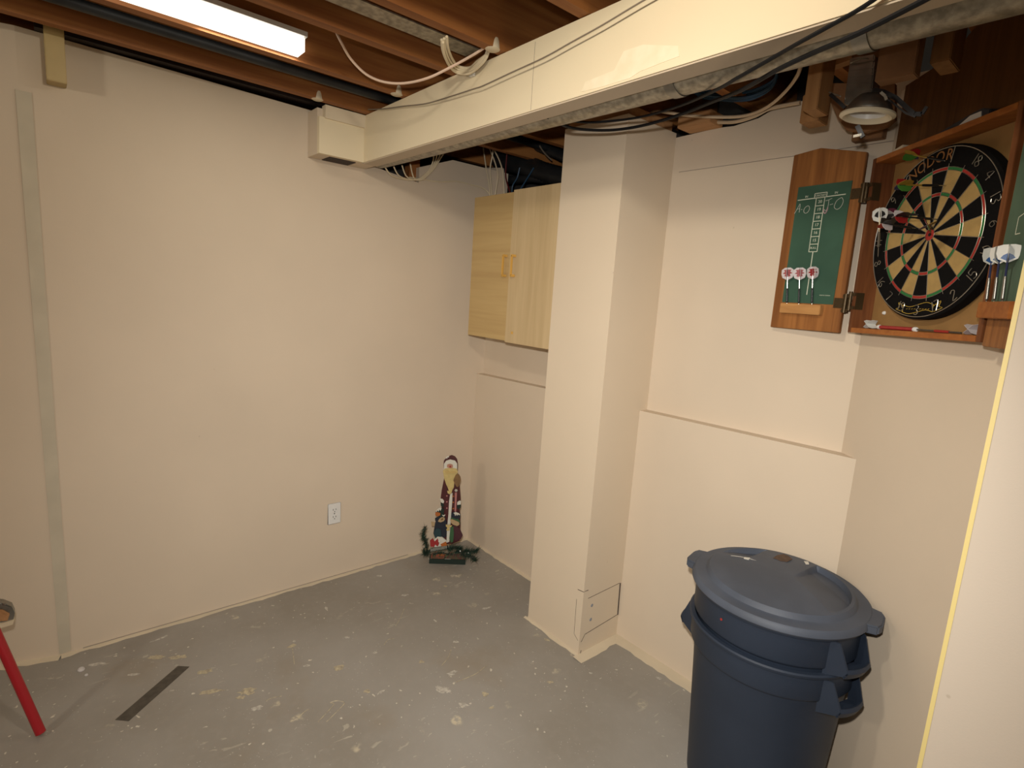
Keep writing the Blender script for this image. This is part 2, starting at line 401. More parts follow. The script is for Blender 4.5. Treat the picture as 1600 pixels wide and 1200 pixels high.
# cracks in the left corner
mb = MB(); mb.tube([W(734, 586, 1, 1.2765), W(731, 700, 1, 1.2765), W(728, 842, 1, 1.2765)], .0014, 5, 1)
mb.tube([W(755, 531, 1, 1.3095), W(751, 582, 1, 1.3095)], .0016, 5, 1)
mb.build('corner_crack', M['crack'], wb)
# angled wall on the right
U3 = Vector((.7707, -.6372, 0)); NC = Vector((-.6372, -.7707, 0))
C0 = Vector((-.371*S, YL, 0))
cst = C0-U3*.12
wc = struct(MB().prism([cst, C0+U3*1.47, C0+U3*1.47-NC*.08, cst-NC*.08], (0, 0, 2.235)).build('wall_right', M['wall']))
# near wall end on the right (its jamb edge is seen)
JX, JY = -.1664, 1.2352
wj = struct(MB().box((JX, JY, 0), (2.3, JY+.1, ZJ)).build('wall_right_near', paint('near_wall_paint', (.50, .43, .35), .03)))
MB().box((JX-.003, JY-.002, .01), (JX+.004, JY+.012, ZJ-.02)).build('corner_bead', mat('yellowed_corner_bead', (.62, .50, .20), .5), wj)
struct(MB().box((-3.0, -3.2, 0), (2.4, -3.1, ZT)).build('wall_rear', M['wall']))
struct(MB().box((2.3, -3.2, 0), (2.4, 3.4, ZT)).build('wall_far_right', M['wall']))
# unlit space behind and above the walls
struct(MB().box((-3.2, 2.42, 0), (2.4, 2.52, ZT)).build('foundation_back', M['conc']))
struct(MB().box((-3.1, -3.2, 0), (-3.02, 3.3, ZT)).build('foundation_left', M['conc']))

# joists, each its own piece of the ceiling
jx = [-1.83, -1.60, -1.386, -1.155, -.985, -.755, -.525, -.295, -.065, .165, .395, .625, .855, 1.085, 1.315]
jm = MB().box((0, -3.1, 0), (.038, 2.41, .235)).build('joist', M['joist'], ceiling)
jmesh = jm.data
js = [jm]
for i in range(1, len(jx)):
    o = jm.copy(); C.objects.link(o); js.append(o)
for o, x in zip(js, jx): o.location = (x*S, 0, ZJ)
js[0].name = 'joist'
# plaster dabs where the joists meet the beam
for (px, py, jn) in ((636, 148, 2), (495, 156, 1), (776, 82, 4)):
    p = W(px, py, 2, 1.485)
    d = MB().lathe([(0, -.004), (.018, -.0035), (.024, 0), (.02, .03), (0, .03)], (jx[jn]*S+.019, min(p.y, .745*S-.03), ZJ), (0, 0, 1), 14)
    d = d.build('plaster_dab', M['strip'], ceiling)

# cream boxed beam, its return against the left wall, thin soffit lip
BY0, BY1, BZ = .75*S, .795*S, 1.354*S
beam = MB().box((-1.612*S, BY0, BZ), (2.28, BY1, ZJ-.002))
beam = struct(beam.build('ceiling_beam', M['beam']))
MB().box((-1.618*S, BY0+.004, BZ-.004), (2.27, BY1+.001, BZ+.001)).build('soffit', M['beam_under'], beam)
bx = MB()
bx.box((-1.699*S, .617*S, BZ), (-1.628*S, BY1, 1.477*S))
bo = struct(bx.build('beam_return_box', M['wall']))
MB().box((-1.628*S, .617*S, BZ), (-1.612*S, BY0, 1.452*S)).build('face_board', M['beam'], bo)
MB().box((-1.632*S, .632*S, 1.449*S), (-1.606*S, BY0, 1.484*S)).build('top_strip', M['strip'], bo)
MB().box((-1.690*S, .655*S, BZ-.003), (-1.632*S, .735*S, BZ+.0005)).build('gap', M['crack'], bo)
# seam across the beam face and filler patches
sx = W(834, 100, 1, .75).x
MB().box((sx, BY0-.0006, BZ+.003), (sx+.0012, BY0+.001, ZJ-.01)).build('beam_seam', M['pencil'], beam)
def blob(pts, ax, v, off, name, m_, parent, th=.001):
    P = [W(x, y, ax, v) for x, y in pts]
    e = Vector((0, 0, 0)); e[ax] = -th
    return MB().prism([p+Vector(tuple(off if i == ax else 0 for i in range(3))) for p in P], e).build(name, m_, parent)
filler = mat('white_filler', (.80, .72, .54), .7, noise=.14, nscale=26, col2=(.76, .66, .47))
blob([(915, 128), (960, 110), (975, 80), (1005, 70), (1060, 72), (1062, 88), (1035, 98), (1000, 112), (985, 122), (940, 136), (908, 144)], 1, .75, 0, 'filler_patch', filler, beam)

# pillar
PX0, PX1, PY0 = -1.136*S, -.922*S, 1.107*S
pil = struct(MB().prism([(PX0, PY0, 0), (PX1, PY0, 0), (PX1, YB, 0), (PX0, YB, 0)], (0, 0, 1.447*S)).build('wall_pillar', M['pillar']))
MB().box((PX0+.01, PY0+.012, 1.447*S), (PX1-.01, YB-.02, 1.472*S)).build('top_plate', M['lumberx'], pil)
# cut-out access panel at the foot of the pillar: grooves
def groove(pp, name='panel_groove', r=.0014):
    return MB().tube(pp, r, 5, 1).build(name, M['crack'], pil)
Xs = PX1/S
side = lambda px, py: W(px, py, 0, Xs)
front = lambda px, py: W(px, py, 1, 1.107)
# on the +x side face
g1 = [side(919, 935), side(968, 911)]; groove(g1, r=.0011)
groove([side(969, 911), side(965, 960)], r=.0035)
groove([side(965, 960), side(914, 991), side(908, 1003)], r=.0013)
groove([front(903, 921), front(912, 925), side(919, 922)], r=.0016)
groove([front(901, 936), front(897, 990), front(903, 1001)], r=.0008)
groove([side(908, 1016), side(906, 1023)], r=.0016)
for q in ((925, 946), (923, 968)):
    p = side(*q)
    MB().lathe([(0, .001), (.006, .001), (.008, 0)], p, (1, 0, 0), 12).build('screw_mark', mat('blue_grey_mark', (.25, .27, .30), .7), pil)
# pale paint run onto the floor along the wall feet
def strip(pts, wd, name='paint_edge', seed=1):
    random.seed(seed); P = [Vector(p) for p in pts]
    mb = MB(); top = []; bot = []
    for a, b in zip(P[:-1], P[1:]):
        n = max(2, int((b-a).length/.03)); d = (b-a).normalized(); nr = Vector((-d.y, d.x, 0))
        for k in range(n+1):
            p = a+(b-a)*k/n
            top.append(p+nr*.002); bot.append(p-nr*(wd[0]+(wd[1]-wd[0])*random.random()))
    vs = []
    for t, b in zip(top, bot): vs += [(t.x, t.y, .0003), (t.x, t.y, .005), (b.x, b.y, .002), (b.x, b.y, .0003)]
    fs = []
    for i in range(len(top)-1):
        o = i*4; fs += [(o, o+1, o+5, o+4), (o+1, o+2, o+6, o+5), (o+2, o+3, o+7, o+6)]
    return mb.add(vs, fs).build(name, M['strip'], floor)
strip([(XA, -.02, 0), (XA, YL, 0)], (.012, .024), seed=2)
strip([(XA, YL, 0), (PX0, YL, 0)], (.012, .02), seed=3)
strip([(PX0, YL, 0), (PX0, PY0, 0)], (.01, .02), seed=9)
strip([(PX0-.02, PY0, 0), (PX1, PY0, 0)], (.008, .02), seed=4)
strip([(PX1, PY0-.03, 0), (PX1, YL, 0)], (.04, .05), seed=5)
strip([(PX1, YL, 0), (C0.x, YL, 0)], (.05, .062), seed=6)
strip([(XA-.105, -.36, 0), (XA, -.02, 0)], (.02, .04), seed=8)
# shallow dark gap under the left wall sheet
MB().box((XA-.001, .05, .006), (XA+.0012, 1.55, .0085)).build('sheet_gap', M['pencil'], wl)

# short painted stud end by the top of the left wall
st = thing('painted_block', W(90, 100, 0, -1.66), 'short cream painted lumber block nailed high on the left wall, near its left end', 'wood block')
p0 = W(73, 124, 0, -1.655); p1 = W(105, 131, 0, -1.655)
MB().box((XA+.001, p0.y, p0.z), (-1.655*S, p1.y, ZJ+.05)).build('block_body', mat('yellowed_cream_paint', (.52, .39, .17), .5, noise=.08), st, .002)
# dark ledger board over the left wall and pipes in the first bay
lb = thing('ledger_board', (XA+.03, .5, ZJ+.02), 'dark stained board running above the left wall under the joists', 'board')
MB().box((XA-.05, .03, ZJ+.02), (XA+.045, BY0-.01, ZJ+.045)).build('plank', M['darkboard'], lb)
MB().box((XA-.05, .03, ZJ+.045), (XA+.085, BY0-.02, ZJ+.06)).build('plank', M['darkboard'], lb)
MB().box((XA+.0, .03, ZJ+.06), (XA+.12, BY0-.02, ZJ+.2)).build('plank', M['darkboard'], lb)
for k, (x, z, r) in enumerate(((-1.505, 1.512, .018), (-1.47, 1.535, .014))):
    tag(MB().tube([(x*S, -3.0, z*S), (x*S, 2.41, z*S)], r, 12, 1).build('service_pipe', M['pipe']), ['thick black pipe in the first joist bay by the left wall', 'thinner black pipe beside the thick one in the first joist bay'][k], 'pipe')
fl = tag(MB().box((-1.085*S, -1.2, ZJ+.03), (-1.035*S, BY0-.02, ZJ+.034)).build('flashing_strip', M['galv']), 'grey metal strip between the joists above the beam', 'metal strip')

# ------------------------------------------------------------------ light fixtures (the two bare ones by the joists)
def fixture(loc, label, half=(.06, .12)):
    t = thing('ceiling_light', loc, label, 'light')
    x, y, z = loc
    emi = mat('lit_diffuser', (.9, .9, .88), .4, emit=(1, .95, .84), estr=1.35)
    MB().box((x-half[0], y-half[1], z), (x+half[0], y+half[1], z+.05)).build('diffuser', emi, t, .004)
    MB().box((x-half[0]-.006, y-half[1]-.006, z+.05), (x+half[0]+.006, y+half[1]+.006, z+.065)).build('backplate', M['white'], t)
    return t
pf = W(475, 84, 2, 1.493)
fixture((pf.x-.06+.012, pf.y-.30, 1.493*S), 'white box light between the joists above the left wall', (.06, .30))

# ------------------------------------------------------------------ round duct behind the beam
d = thing('round_duct', (-1.0*S, .835*S, 1.39*S), 'long galvanised round duct running along the back of the beam', 'duct')
A = Vector((-1.66*S, .826*S, 1.398*S)); B = Vector((-.125*S, .845*S, 1.3835*S))
pr = .040*S
def along(t): return A+(B-A)*t
ts = [0, .50, .505]
MB().tube([along(0), along(1)], pr, 32, 1).build('duct_tube', M['galv'], d)
def tx(px, py):          # parameter on the duct under a pixel
    x = W(px, py, 1, .80).x; return (x-A.x)/(B.x-A.x)
for a_ in (tx(1036, 143), tx(1330, 70)):
    MB().tube([along(a_-.006), along(a_+.006)], pr+.003, 32, 1).build('clamp_band', M['steel'], d)
    MB().obox(along(a_)+Vector((-.012, -pr-.006, -.02)), (.024, 0, 0), (0, .012, 0), (0, 0, .03)).build('clamp_screw', M['steel'], d)

# ------------------------------------------------------------------ cables
def cable(pts, r, m, name, label, ax=1, seg=6):
    P = [W(x, y, ax, v) for x, y, v in pts]
    return tag(MB().tube(P, r, seg, 5).build(name, m), label, 'cable')
cable([(526, 52, .50), (534, 68, .51), (548, 92, .54), (572, 116, .57), (600, 128, .60), (632, 130, .62), (668, 122, .64), (702, 106, .67), (735, 88, .70), (758, 74, .72)], .0042, M['pinkcable'], 'hanging_cable', 'pale cable drooping in a loop below the joists left of the beam')
bun = thing('cable_bundle', W(720, 110, 1, .70), 'bundle of white cables looped down by the top edge of the beam', 'cable')
for dx, dy in ((0, 0), (4, -2), (8, -5), (2, 4)):
    P = [W(x+dx*k, y+dy, 1, v) for x, y, v, k in ((690, 62, .62, 1), (692, 80, .64, 1), (700, 98, .68, .9), (712, 109, .72, .6), (732, 111, .735, .2), (748, 101, .735, -.3), (758, 88, .735, .5), (763, 72, .735, 1))]
    MB().tube(P, .0045, 6, 5).build('strand', M['whitecable'], bun)
MB().obox(W(733, 112, 1, .742), (.022, 0, 0), (0, .010, 0), (0, 0, -.016)).build('cable_staple', M['white'], bun)
cable([(575, 171, .742), (600, 170, .742), (630, 166, .742), (665, 162, .740), (700, 152, .738), (740, 139, .736), (755, 134, .735), (800, 113, .735), (850, 90, .735), (893, 66, .735), (940, 40, .735), (1000, 4, .735), (1060, -30, .735)], .0022, M['greycable'], 'thin_wire', 'thin grey wire sagging across the front of the cream beam')
cable([(850, 178, .80), (862, 183, .82), (885, 188, .87), (915, 191, .93), (945, 190, .97), (1000, 183, .99), (1060, 166, .93), (1120, 140, .83), (1150, 123, .79), (1180, 106, .775), (1215, 86, .765), (1250, 66, .745), (1290, 44, .74), (1350, 10, .74), (1420, -40, .74)], .0042, M['black'], 'black_cable', 'upper black cable sagging under the duct past the pillar')
cable([(852, 181, .80), (866, 189, .84), (890, 199, .90), (920, 203, .95), (960, 203, .98), (1005, 196, .99), (1060, 180, .98), (1110, 160, .93), (1160, 140, .84), (1215, 109, .785), (1270, 83, .765), (1310, 66, .745), (1350, 48, .74), (1410, 18, .74), (1490, -24, .74)], .0052, M['black'], 'black_cable', 'lower thicker black cable sagging under the duct past the pillar')
cable([(1008, 180, 1.22), (1025, 174, 1.20), (1045, 176, 1.2), (1080, 181, 1.22), (1140, 183, 1.25), (1175, 178, 1.25), (1205, 163, 1.22), (1230, 140, 1.18), (1246, 118, 1.12), (1252, 100, 1.1)], .0055, M['beige'], 'beige_cable', 'beige cable arching over the top of the back wall')
cable([(1085, 190, 1.28), (1120, 191, 1.285), (1150, 190, 1.28), (1180, 181, 1.27), (1205, 169, 1.27), (1250, 160, 1.27)], .0065, M['beige'], 'beige_cable', 'beige cable resting along the top edge of the back wall')
blu = thing('blue_cable_bundle', W(1150, 150, 1, 1.30), 'bundle of blue cables looping in the dark gap over the back wall', 'cable')
for k, dy in enumerate((0, 4, -8, -3)):
    P = [W(x, y+dy*q, 1, 1.24+.02*k) for x, y, q in ((1085, 140, 1), (1098, 148, 1), (1120, 151, 1), (1150, 153, 1), (1175, 150, 1), (1200, 138, .8), (1212, 124, .3), (1214, 110, 0))]
    MB().tube(P, .0055, 6, 5).build('strand', M['blue'], blu)
# cables drooping at the corner of the left wall
lab = ['leftmost', 'second', 'third', 'rightmost']
for k in range(4):
    dx = k*7
    pts = [(602+k*13, 262-k*2, .0), (612+k*11, 274, .0), (632+k*6, 280, 0), (652+k*3, 280, 0), (668+k*3, 268-k, 0), (676+k*4, 254-k*2, 0), (678+k*5, 240, 0)]
    P = [W(x, y, 0, v) for (x, y, _), v in zip(pts, (-1.66, -1.665, -1.675, -1.675, -1.672, -1.665, -1.66))]
    o = MB().tube(P, .0035, 6, 5).build('white_cable', M['whitecable']); tag(o, f'{lab[k]} of the four white cables drooping over the left wall top behind the beam', 'cable', 'white cables drooping behind the beam')
P = [W(x, y, 0, v) for x, y, v in ((640, 277, -1.68), (665, 281, -1.69), (690, 284, -1.69), (712, 283, -1.69), (735, 288, -1.69), (755, 294, -1.685), (764, 302, -1.68), (768, 312, -1.67))]
tag(MB().tube(P, .0035, 6, 5).build('white_cable', M['whitecable']), 'white cable running along the left wall down behind the plywood cabinet', 'cable')
for k, pts in enumerate([[(755, 228), (757, 245), (760, 265), (764, 285), (766, 306)], [(771, 228), (769, 245), (766, 262), (767, 285), (769, 306)], [(773, 236), (780, 250), (785, 266), (787, 285), (788, 304)], [(765, 232), (772, 250), (778, 272), (776, 290), (774, 304)]]):
    o = MB().tube([W(x, y, 1, 1.26) for x, y in pts], .0038, 6, 5).build('white_cable', M['whitecable'])
    tag(o, ['leftmost', 'second from left', 'rightmost', 'third from left'][k]+' of the pale cables hanging down behind the cabinet top', 'cable', 'pale cables hanging behind the cabinet')
# clutter in the dark cavity above the cabinet
for k, (pts, r, m_, lb_) in enumerate([
    ([(765, 222), (800, 240), (845, 262), (900, 285)], .035, M['pipe'], 'ribbed black hose, middle one in the dark cavity over the cabinet'),
    ([(790, 205), (830, 225), (870, 240), (920, 262)], .026, M['pipe'], 'upper black hose in the dark cavity over the cabinet'),
    ([(776, 250), (815, 258), (860, 272), (910, 286)], .050, M['pipe'], 'broad black tube added to darken the cavity low over the cabinet'),  # added tube, fills the cavity with black
    ([(800, 196), (840, 206), (880, 216), (930, 226)], .040, M['pipe'], 'black tube added to darken the cavity tight behind the round duct'),  # second added tube, blackens the space behind the duct
    ([(790, 282), (830, 278), (870, 283), (910, 292)], .022, M['pipe'], 'lower black hose just above the cabinet top')]):
    P = [W(x, y, 1, 1.40) for x, y in pts]; mb = MB(); n = 60
    Q = [P[0].lerp(P[1], t/20) for t in range(20)]+[P[1].lerp(P[2], t/20) for t in range(20)]+[P[2].lerp(P[3], t/20) for t in range(21)]
    mb.tube(Q, [r*(1+.08*(i % 2)) for i in range(len(Q))], 14, 1)
    tag(mb.build('flexible_hose', m_), lb_, 'hose')
for k, (pts, m_, lb_) in enumerate([
    ([(800, 304), (801, 290), (808, 278), (812, 262)], M['blue'], 'left blue cable rising behind the plywood cabinet'),
    ([(808, 304), (818, 288), (828, 272), (834, 262)], M['blue'], 'right blue cable rising behind the plywood cabinet'),
    ([(838, 196), (841, 222), (850, 238), (862, 250)], M['greycable'], 'thin brown wire curling in the dark cavity'),
    ([(815, 218), (826, 222), (840, 216), (846, 208)], M['greycable'], 'short brown wire at the duct in the dark cavity'),
    ([(858, 205), (866, 214), (878, 222), (890, 224)], M['greycable'], 'brown wire in the cavity beside the pillar top'),
    ([(798, 304), (793, 288), (790, 272), (792, 240), (796, 190)], mat('dark_red_wire', (.12, .01, .01), .5), 'dark red wire behind the plywood cabinet')]):
    tag(MB().tube([W(x, y, 1, 1.34) for x, y in pts], .004, 6, 5).build('wire', m_), lb_, 'wire')
p = W(785, 229, 1, 1.30)
tag(MB().lathe([(0, -.002), (.008, -.002), (.009, 0), (.009, .12), (0, .12)], p, (.3, .9, .1), 14).build('copper_pipe', mat('pinkish_copper', (.55, .25, .2), .4, .3)), 'cut pink copper pipe end in the dark cavity', 'pipe')
# end of the left wall sheet seen over the cabinet, and a brown stud
struct(MB().prism([W(760, 262, 1, 1.32), W(783, 262, 1, 1.32), W(789, 310, 1, 1.32), W(755, 310, 1, 1.32)], (0, .02, 0)).build('wall_back_offcut', M['wall']))
sd = thing('wall_stud', W(650, 272, 0, -1.72), 'brown stud seen in the notch of the left wall behind the beam', 'stud')
q0, q1 = W(640, 262, 0, -1.72), W(655, 290, 0, -1.72)
MB().box((q0.x-.05, q0.y, q1.z-.02), (q0.x, q1.y, ZJ)).build('stud_body', M['joist'], sd)

# ------------------------------------------------------------------ wood blocks and cleats above the back wall
def block(name, lo, hi, m_, label):
    t = thing(name, ((lo[0]+hi[0])/2, (lo[1]+hi[1])/2, lo[2]), label, 'wood block')
    MB().box(lo, hi).build('lumber', m_, t, .002); return t
c0, c1 = W(1070, 206, 1, 1.285), W(1121, 196, 1, 1.285)
block('wood_cleat', (c0.x, 1.25*S, c0.z), (c1.x, YB-.002, c0.z+.045), M['lumberx'], 'reddish wood cleat on the back wall top, right beside the pillar')
qa, qb, qc = W(1260, 130, 1, 1.03), W(1282, 130, 1, 1.03), W(1272, 170, 1, 1.03)
block('hanging_post', (qa.x, 1.03*S, qc.z), (qb.x, 1.08*S, ZJ+.05), M['lumber'], 'upright wood post hanging above the back wall, left of the round light')
qa, qb, qc = W(1252, 176, 1, 1.085), W(1281, 176, 1, 1.085), W(1268, 190, 1, 1.085)
block('wood_block', (qa.x, 1.082*S, qc.z), (qb.x, 1.125*S, qc.z+.075), M['lumber'], 'lower wood block fixed behind the foot of the hanging post')
e0, e1 = W(1366, 128, 1, .97), W(1428, 118, 1, .97)
block('large_wood_block', (e0.x, .97*S, e0.z), (e1.x, .97*S+.04, ZJ+.06), M['mdf'], 'large brown hanging board right of the round light')
block('wood_block', (e1.x+.012, 1.0*S, e0.z+.03), (e1.x+.05, 1.0*S+.09, ZJ+.06), M['lumber'], 'narrow wood block behind the large hanging board')
f0, f1 = W(1331, 222, 1, 1.29), W(1380, 214, 1, 1.29)
cl = block('wood_block', (f0.x, 1.285*S, f0.z), (f1.x, YB-.002, f0.z+.06), M['mdf'], 'small wood block on the back wall just below the round light')
# plank behind the fitting; rounded foot stands in for the ring's cast shadow
q0 = W(1297, 168, 1, 1.22); q1 = W(1392, 200, 1, 1.22)
g = [W(x, y, 1, 1.20) for x, y in ((1298, 160), (1308, 184), (1322, 203), (1352, 206), (1385, 197), (1398, 186), (1398, 130), (1298, 130))]
pk = thing('plank_with_ring_shadow', g[0], 'brown plank behind the round light, its rounded foot shaped as the ring shadow', 'plank')
MB().prism(g, (0, .02, 0)).build('plank_body', M['mdf'], pk)
g = [W(x, y, 1, 1.10) for x, y in ((1296, 96), (1330, 85), (1332, 92), (1298, 104))]
pk = thing('cross_cleat', g[0], 'short brown wood piece spanning from the hanging post to the fitting', 'wood block')
MB().prism(g, (0, .03, 0)).build('lumber', M['lumberx'], pk)

# ------------------------------------------------------------------ recessed light fitting hanging over the back wall
cc = W(1355, 181, 1, 1.03)
dl = thing('recessed_light_fitting', cc, 'unlit recessed light fitting with a cream ring, hanging over the open chalkboard door', 'light')
x, y, z = cc; R_ = .062
MB().lathe([(.040, .006), (.044, -.001), (R_-.008, -.006), (R_, -.001), (R_, .003), (R_-.006, .006), (.040, .006)], cc, (.10, .03, 1), 40).build('trim_ring', M['ringwhite'], dl)
MB().lathe([(.040, .004), (.037, .014), (.034, .022), (0, .026)], cc, (.10, .03, 1), 32).build('baffle', M['white'], dl)
MB().lathe([(0, .018), (.022, .016), (.030, .013)], cc, (.10, .03, 1), 28).build('lens', M['glass'], dl)
MB().lathe([(.050, .004), (.052, .012), (.048, .022), (.040, .036), (.030, .046), (0, .05)], cc, (.10, .03, 1), 32).build('reflector_dome', M['steel'], dl)
hb = [W(1318, 163, 1, 1.04), W(1361, 163, 1, 1.04), W(1367, 84, 1, 1.04), W(1328, 90, 1, 1.04)]
MB().prism(hb, (0, .055, 0)).build('lamp_housing', M['steel'], dl, .003)
for k in range(6):
    a = hb[0].lerp(hb[3], (k+1)/7); b = hb[1].lerp(hb[2], (k+1)/7)
    MB().obox(a+Vector((.004, -.0012, 0)), (b-a)*.93, (0, .002, 0), (0, 0, .003)).build('cooling_fin', M['steel'], dl)
MB().tube([W(1329, 98, 1, 1.035), W(1345, 92, 1, 1.03), W(1357, 92, 1, 1.035)], .0016, 6, 3).build('wire_clip', M['wire'], dl)
def arm(pts, v, th=.008, name='spring_arm', m_=M['darkmetal']):
    P = [W(px, py, 1, v) for px, py in pts]; mb = MB()
    for a, b in zip(P[:-1], P[1:]):
        d_ = (b-a); nrm = Vector((0, 1, 0)); up = d_.cross(nrm).normalized()*th
        mb.obox(a-up*.5, d_, nrm*.006, up)
    return mb.build(name, m_, dl)
arm([(1364, 140), (1380, 143), (1400, 153), (1428, 178), (1440, 178)], 1.03, .010)
arm([(1372, 148), (1392, 158), (1414, 176), (1430, 182)], 1.02, .004)
arm([(1440, 178), (1448, 166)], 1.03, .007)
arm([(1297, 147), (1306, 155), (1320, 168)], 1.03, .008)
arm([(1295, 144), (1312, 150)], 1.03, .003, m_=M['wire'])
arm([(1339, 196), (1348, 214)], 1.0, .010)
arm([(1333, 213), (1346, 210)], 1.0, .006, m_=M['wire'])
arm([(1376, 144), (1383, 150), (1385, 156)], 1.0, .006, m_=M['wire'])

# ------------------------------------------------------------------ plywood cabinet on the back wall
CX0, CX1, CY = -1.612*S, -1.150*S, 1.165*S
cb = thing('wall_cabinet', ((CX0+CX1)/2, CY, .85*S), 'pale plywood two-door cabinet on the back wall, tucked left of the pillar', 'cabinet')
p_tl, p_bl, p_m, p_mb = W(740, 308, 1, 1.155), W(731, 522, 1, 1.155), W(805, 291, 1, 1.155), W(797, 531, 1, 1.155)
zb, zt = .847*S, 1.316*S
MB().box((CX0+.008, CY+.002, zb+.004), (-1.139*S, YB-.002, zt-.006)).build('carcass', M['ply'], cb)
xm = W(801, 410, 1, 1.155).x
dl_ = MB().box((p_bl.x, CY-.016, zb-.002), (xm+.012, CY, zt)).build('door', M['ply2'], cb, .0015)
dr_ = MB().box((xm, CY-.036, zb-.006), (-1.139*S, CY-.018, zt+.004)).build('door', M['ply'], cb, .0015)
tag(dl_, 'left door, golden'); tag(dr_, 'right door, paler')
def pull(px, y0, parent):
    hx = W(px, 415, 1, y0/S)
    zt_, zb_ = W(px, 400, 1, y0/S).z, W(px, 431, 1, y0/S).z
    mb = MB(); mb.box((hx.x-.005, y0-.028, zb_), (hx.x+.005, y0-.018, zt_))
    mb.box((hx.x-.007, y0-.026, zt_-.006), (hx.x+.007, y0, zt_+.006)); mb.box((hx.x-.007, y0-.026, zb_-.006), (hx.x+.007, y0, zb_+.006))
    return mb.build('door_handle', M['handle'], parent, .002)
pull(791, CY-.016, dl_); pull(804.5, CY-.036, dr_)
for zz in (zt-.10, zb+.12):
    MB().box((p_bl.x-.004, CY-.012, zz-.025), (p_bl.x+.004, CY+.01, zz+.025)).build('hinge', M['brass'], cb)
q = W(800, 520, 1, (CY-.036)/S)
MB().box((q.x-.007, CY-.0375, q.z-.006), (q.x+.007, CY-.0355, q.z+.006)).build('wood_plug', M['handle'], dr_)

# ------------------------------------------------------------------ outlet on the left wall
oc = W(522, 802, 0, -1.699)
ot = thing('wall_outlet', oc, 'white duplex power outlet low on the left wall', 'outlet')
X_ = XA+.0005
MB().box((X_, oc.y-.035, oc.z-.057), (X_+.006, oc.y+.035, oc.z+.057)).build('cover_plate', M['white'], ot, .003)
for s_ in (1, -1):
    z0 = oc.z+s_*.0195
    rc = MB().box((X_+.005, oc.y-.0165, z0-.0145), (X_+.008, oc.y+.0165, z0+.0145)).build('socket', M['white'], ot, .004)
    mb = MB(); mb.box((X_+.0078, oc.y-.0085, z0-.001), (X_+.0084, oc.y-.0058, z0+.008)); mb.box((X_+.0078, oc.y+.0058, z0-.001), (X_+.0084, oc.y+.0085, z0+.008))
    mb.lathe([(0, .0006), (.0026, .0006), (.0026, 0)], (X_+.0078, oc.y, z0-.008), (1, 0, 0), 12)
    mb.build('slots', M['slot'], rc)
MB().lathe([(0, .0015), (.003, .001), (.0035, 0)], (X_+.006, oc.y, oc.z), (1, 0, 0), 12).build('screw', M['steel'], ot)

# ------------------------------------------------------------------ dart cabinet
DO = Vector((-.422*S, 1.263*S, .967*S))
rho = .0222
U_ = (U3*math.cos(rho)+Vector((0, 0, 1))*math.sin(rho)); Z_ = (-U3*math.sin(rho)+Vector((0, 0, 1))*math.cos(rho)); N_ = NC.copy()
DW, DH, DD = .498, .528, .066
def D(u, v, w_=0): return DO+U_*u+Z_*v+N_*w_
dc = thing('dart_cabinet', D(DW/2, 0, -DD), 'oak dart cabinet with both doors open on the angled right wall', 'cabinet')
T = .015
def panel(name, u0, u1, v0, v1, w0, w1, m_, par=dc, bev=.001):
    return MB().obox(D(u0, v0, w0), U_*(u1-u0), Z_*(v1-v0), N_*(w1-w0)).build(name, m_, par, bev)
panel('back_panel', T, DW-T, T, DH-T, -DD, -DD+.005, M['backing'])
tag(panel('side_panel', 0, T, 0, DH, -DD, 0, M['oakred']), None)
panel('side_panel', DW-T, DW, 0, DH, -DD, 0, M['oakred'])
panel('bottom_panel', T, DW-T, 0, T, -DD, -.0005, M['oakedge'])
panel('top_panel', T, DW-T, DH-T, DH, -DD, -.0005, M['oakedge'])
for (px, py) in ((1368, 303), (1343, 470)):
    pass
def hinge(v, par):
    """strap hinge between the box side and the left door"""
    h = MB()
    h.obox(D(-.002, v-.028, -.030), U_*.0035+U_*T*0, Z_*.056, N_*.030)
    return h
# wrap-around dark hinges on the inner face of the left side panel
for v in (.430, .098):
    mb = MB().obox(D(T, v-.026, -.026), U_*.002, Z_*.052, N_*.024)
    mb.obox(D(-.002, v-.026, 0), U_*(T+.004), Z_*.010, N_*.003); mb.obox(D(-.002, v+.016, 0), U_*(T+.004), Z_*.010, N_*.003)
    mb.tube([D(-.006, v-.030, .003), D(-.006, v+.030, .003)], .0055, 10, 1)
    for q in (-.02, 0, .02): mb.lathe([(.0068, -.003), (.0068, .003)], D(-.006, v+q, .003), Z_, 10)
    mb.build('hinge', M['brass'], dc)
# ---- left door, swung flat against the back wall
La = math.radians(172); LE = Vector((math.cos(La), math.sin(La), 0)); LN = Vector((-math.sin(La)*-1, -abs(math.cos(La)), 0))
LN = LE.cross(Vector((0, 0, 1))); LN = LN if LN.y < 0 else -LN
LH = DO - U3*.006*S
def LD(u, v, w_=0): return LH+LE*u+Vector((0, 0, 1))*v+LN*w_
outl = [(.021, -.005), (.262, -.006), (.2637, .5823), (.1724, .5903), (.0239, .5528)]
ld = tag(MB().prism([LD(u, v, 0) for u, v in outl], -LN*.014).build('door', M['oak'], dc, .0015), 'left door with the chalk scores')
zv = Vector((0, 0, 1))
MB().obox(LD(.0525, .084, 0), LE*.1765, zv*.388, LN*.0022).build('chalkboard', M['slate'], ld)
pr_ = MB(); lw = .0022; K = .0024
def pl(u0, v0, u1, v1, w_=lw, mb=pr_):
    a, b = LD(u0, v0, K), LD(u1, v1, K); d_ = (b-a); n_ = d_.cross(LN).normalized()*w_
    mb.obox(a-n_*.5, d_, n_, LN*.0004)
pl(.2245, .4287, .0663, .4320, .0028)
gx0, gx1 = .1602, .1320
for (a, b) in (((.1672, .4445), (.1267, .4450)), ((.1672, .4290), (.1267, .4300)), ((.1672, .4290), (.1672, .4445)), ((.1267, .4300), (.1267, .4450))): pl(*a, *b)
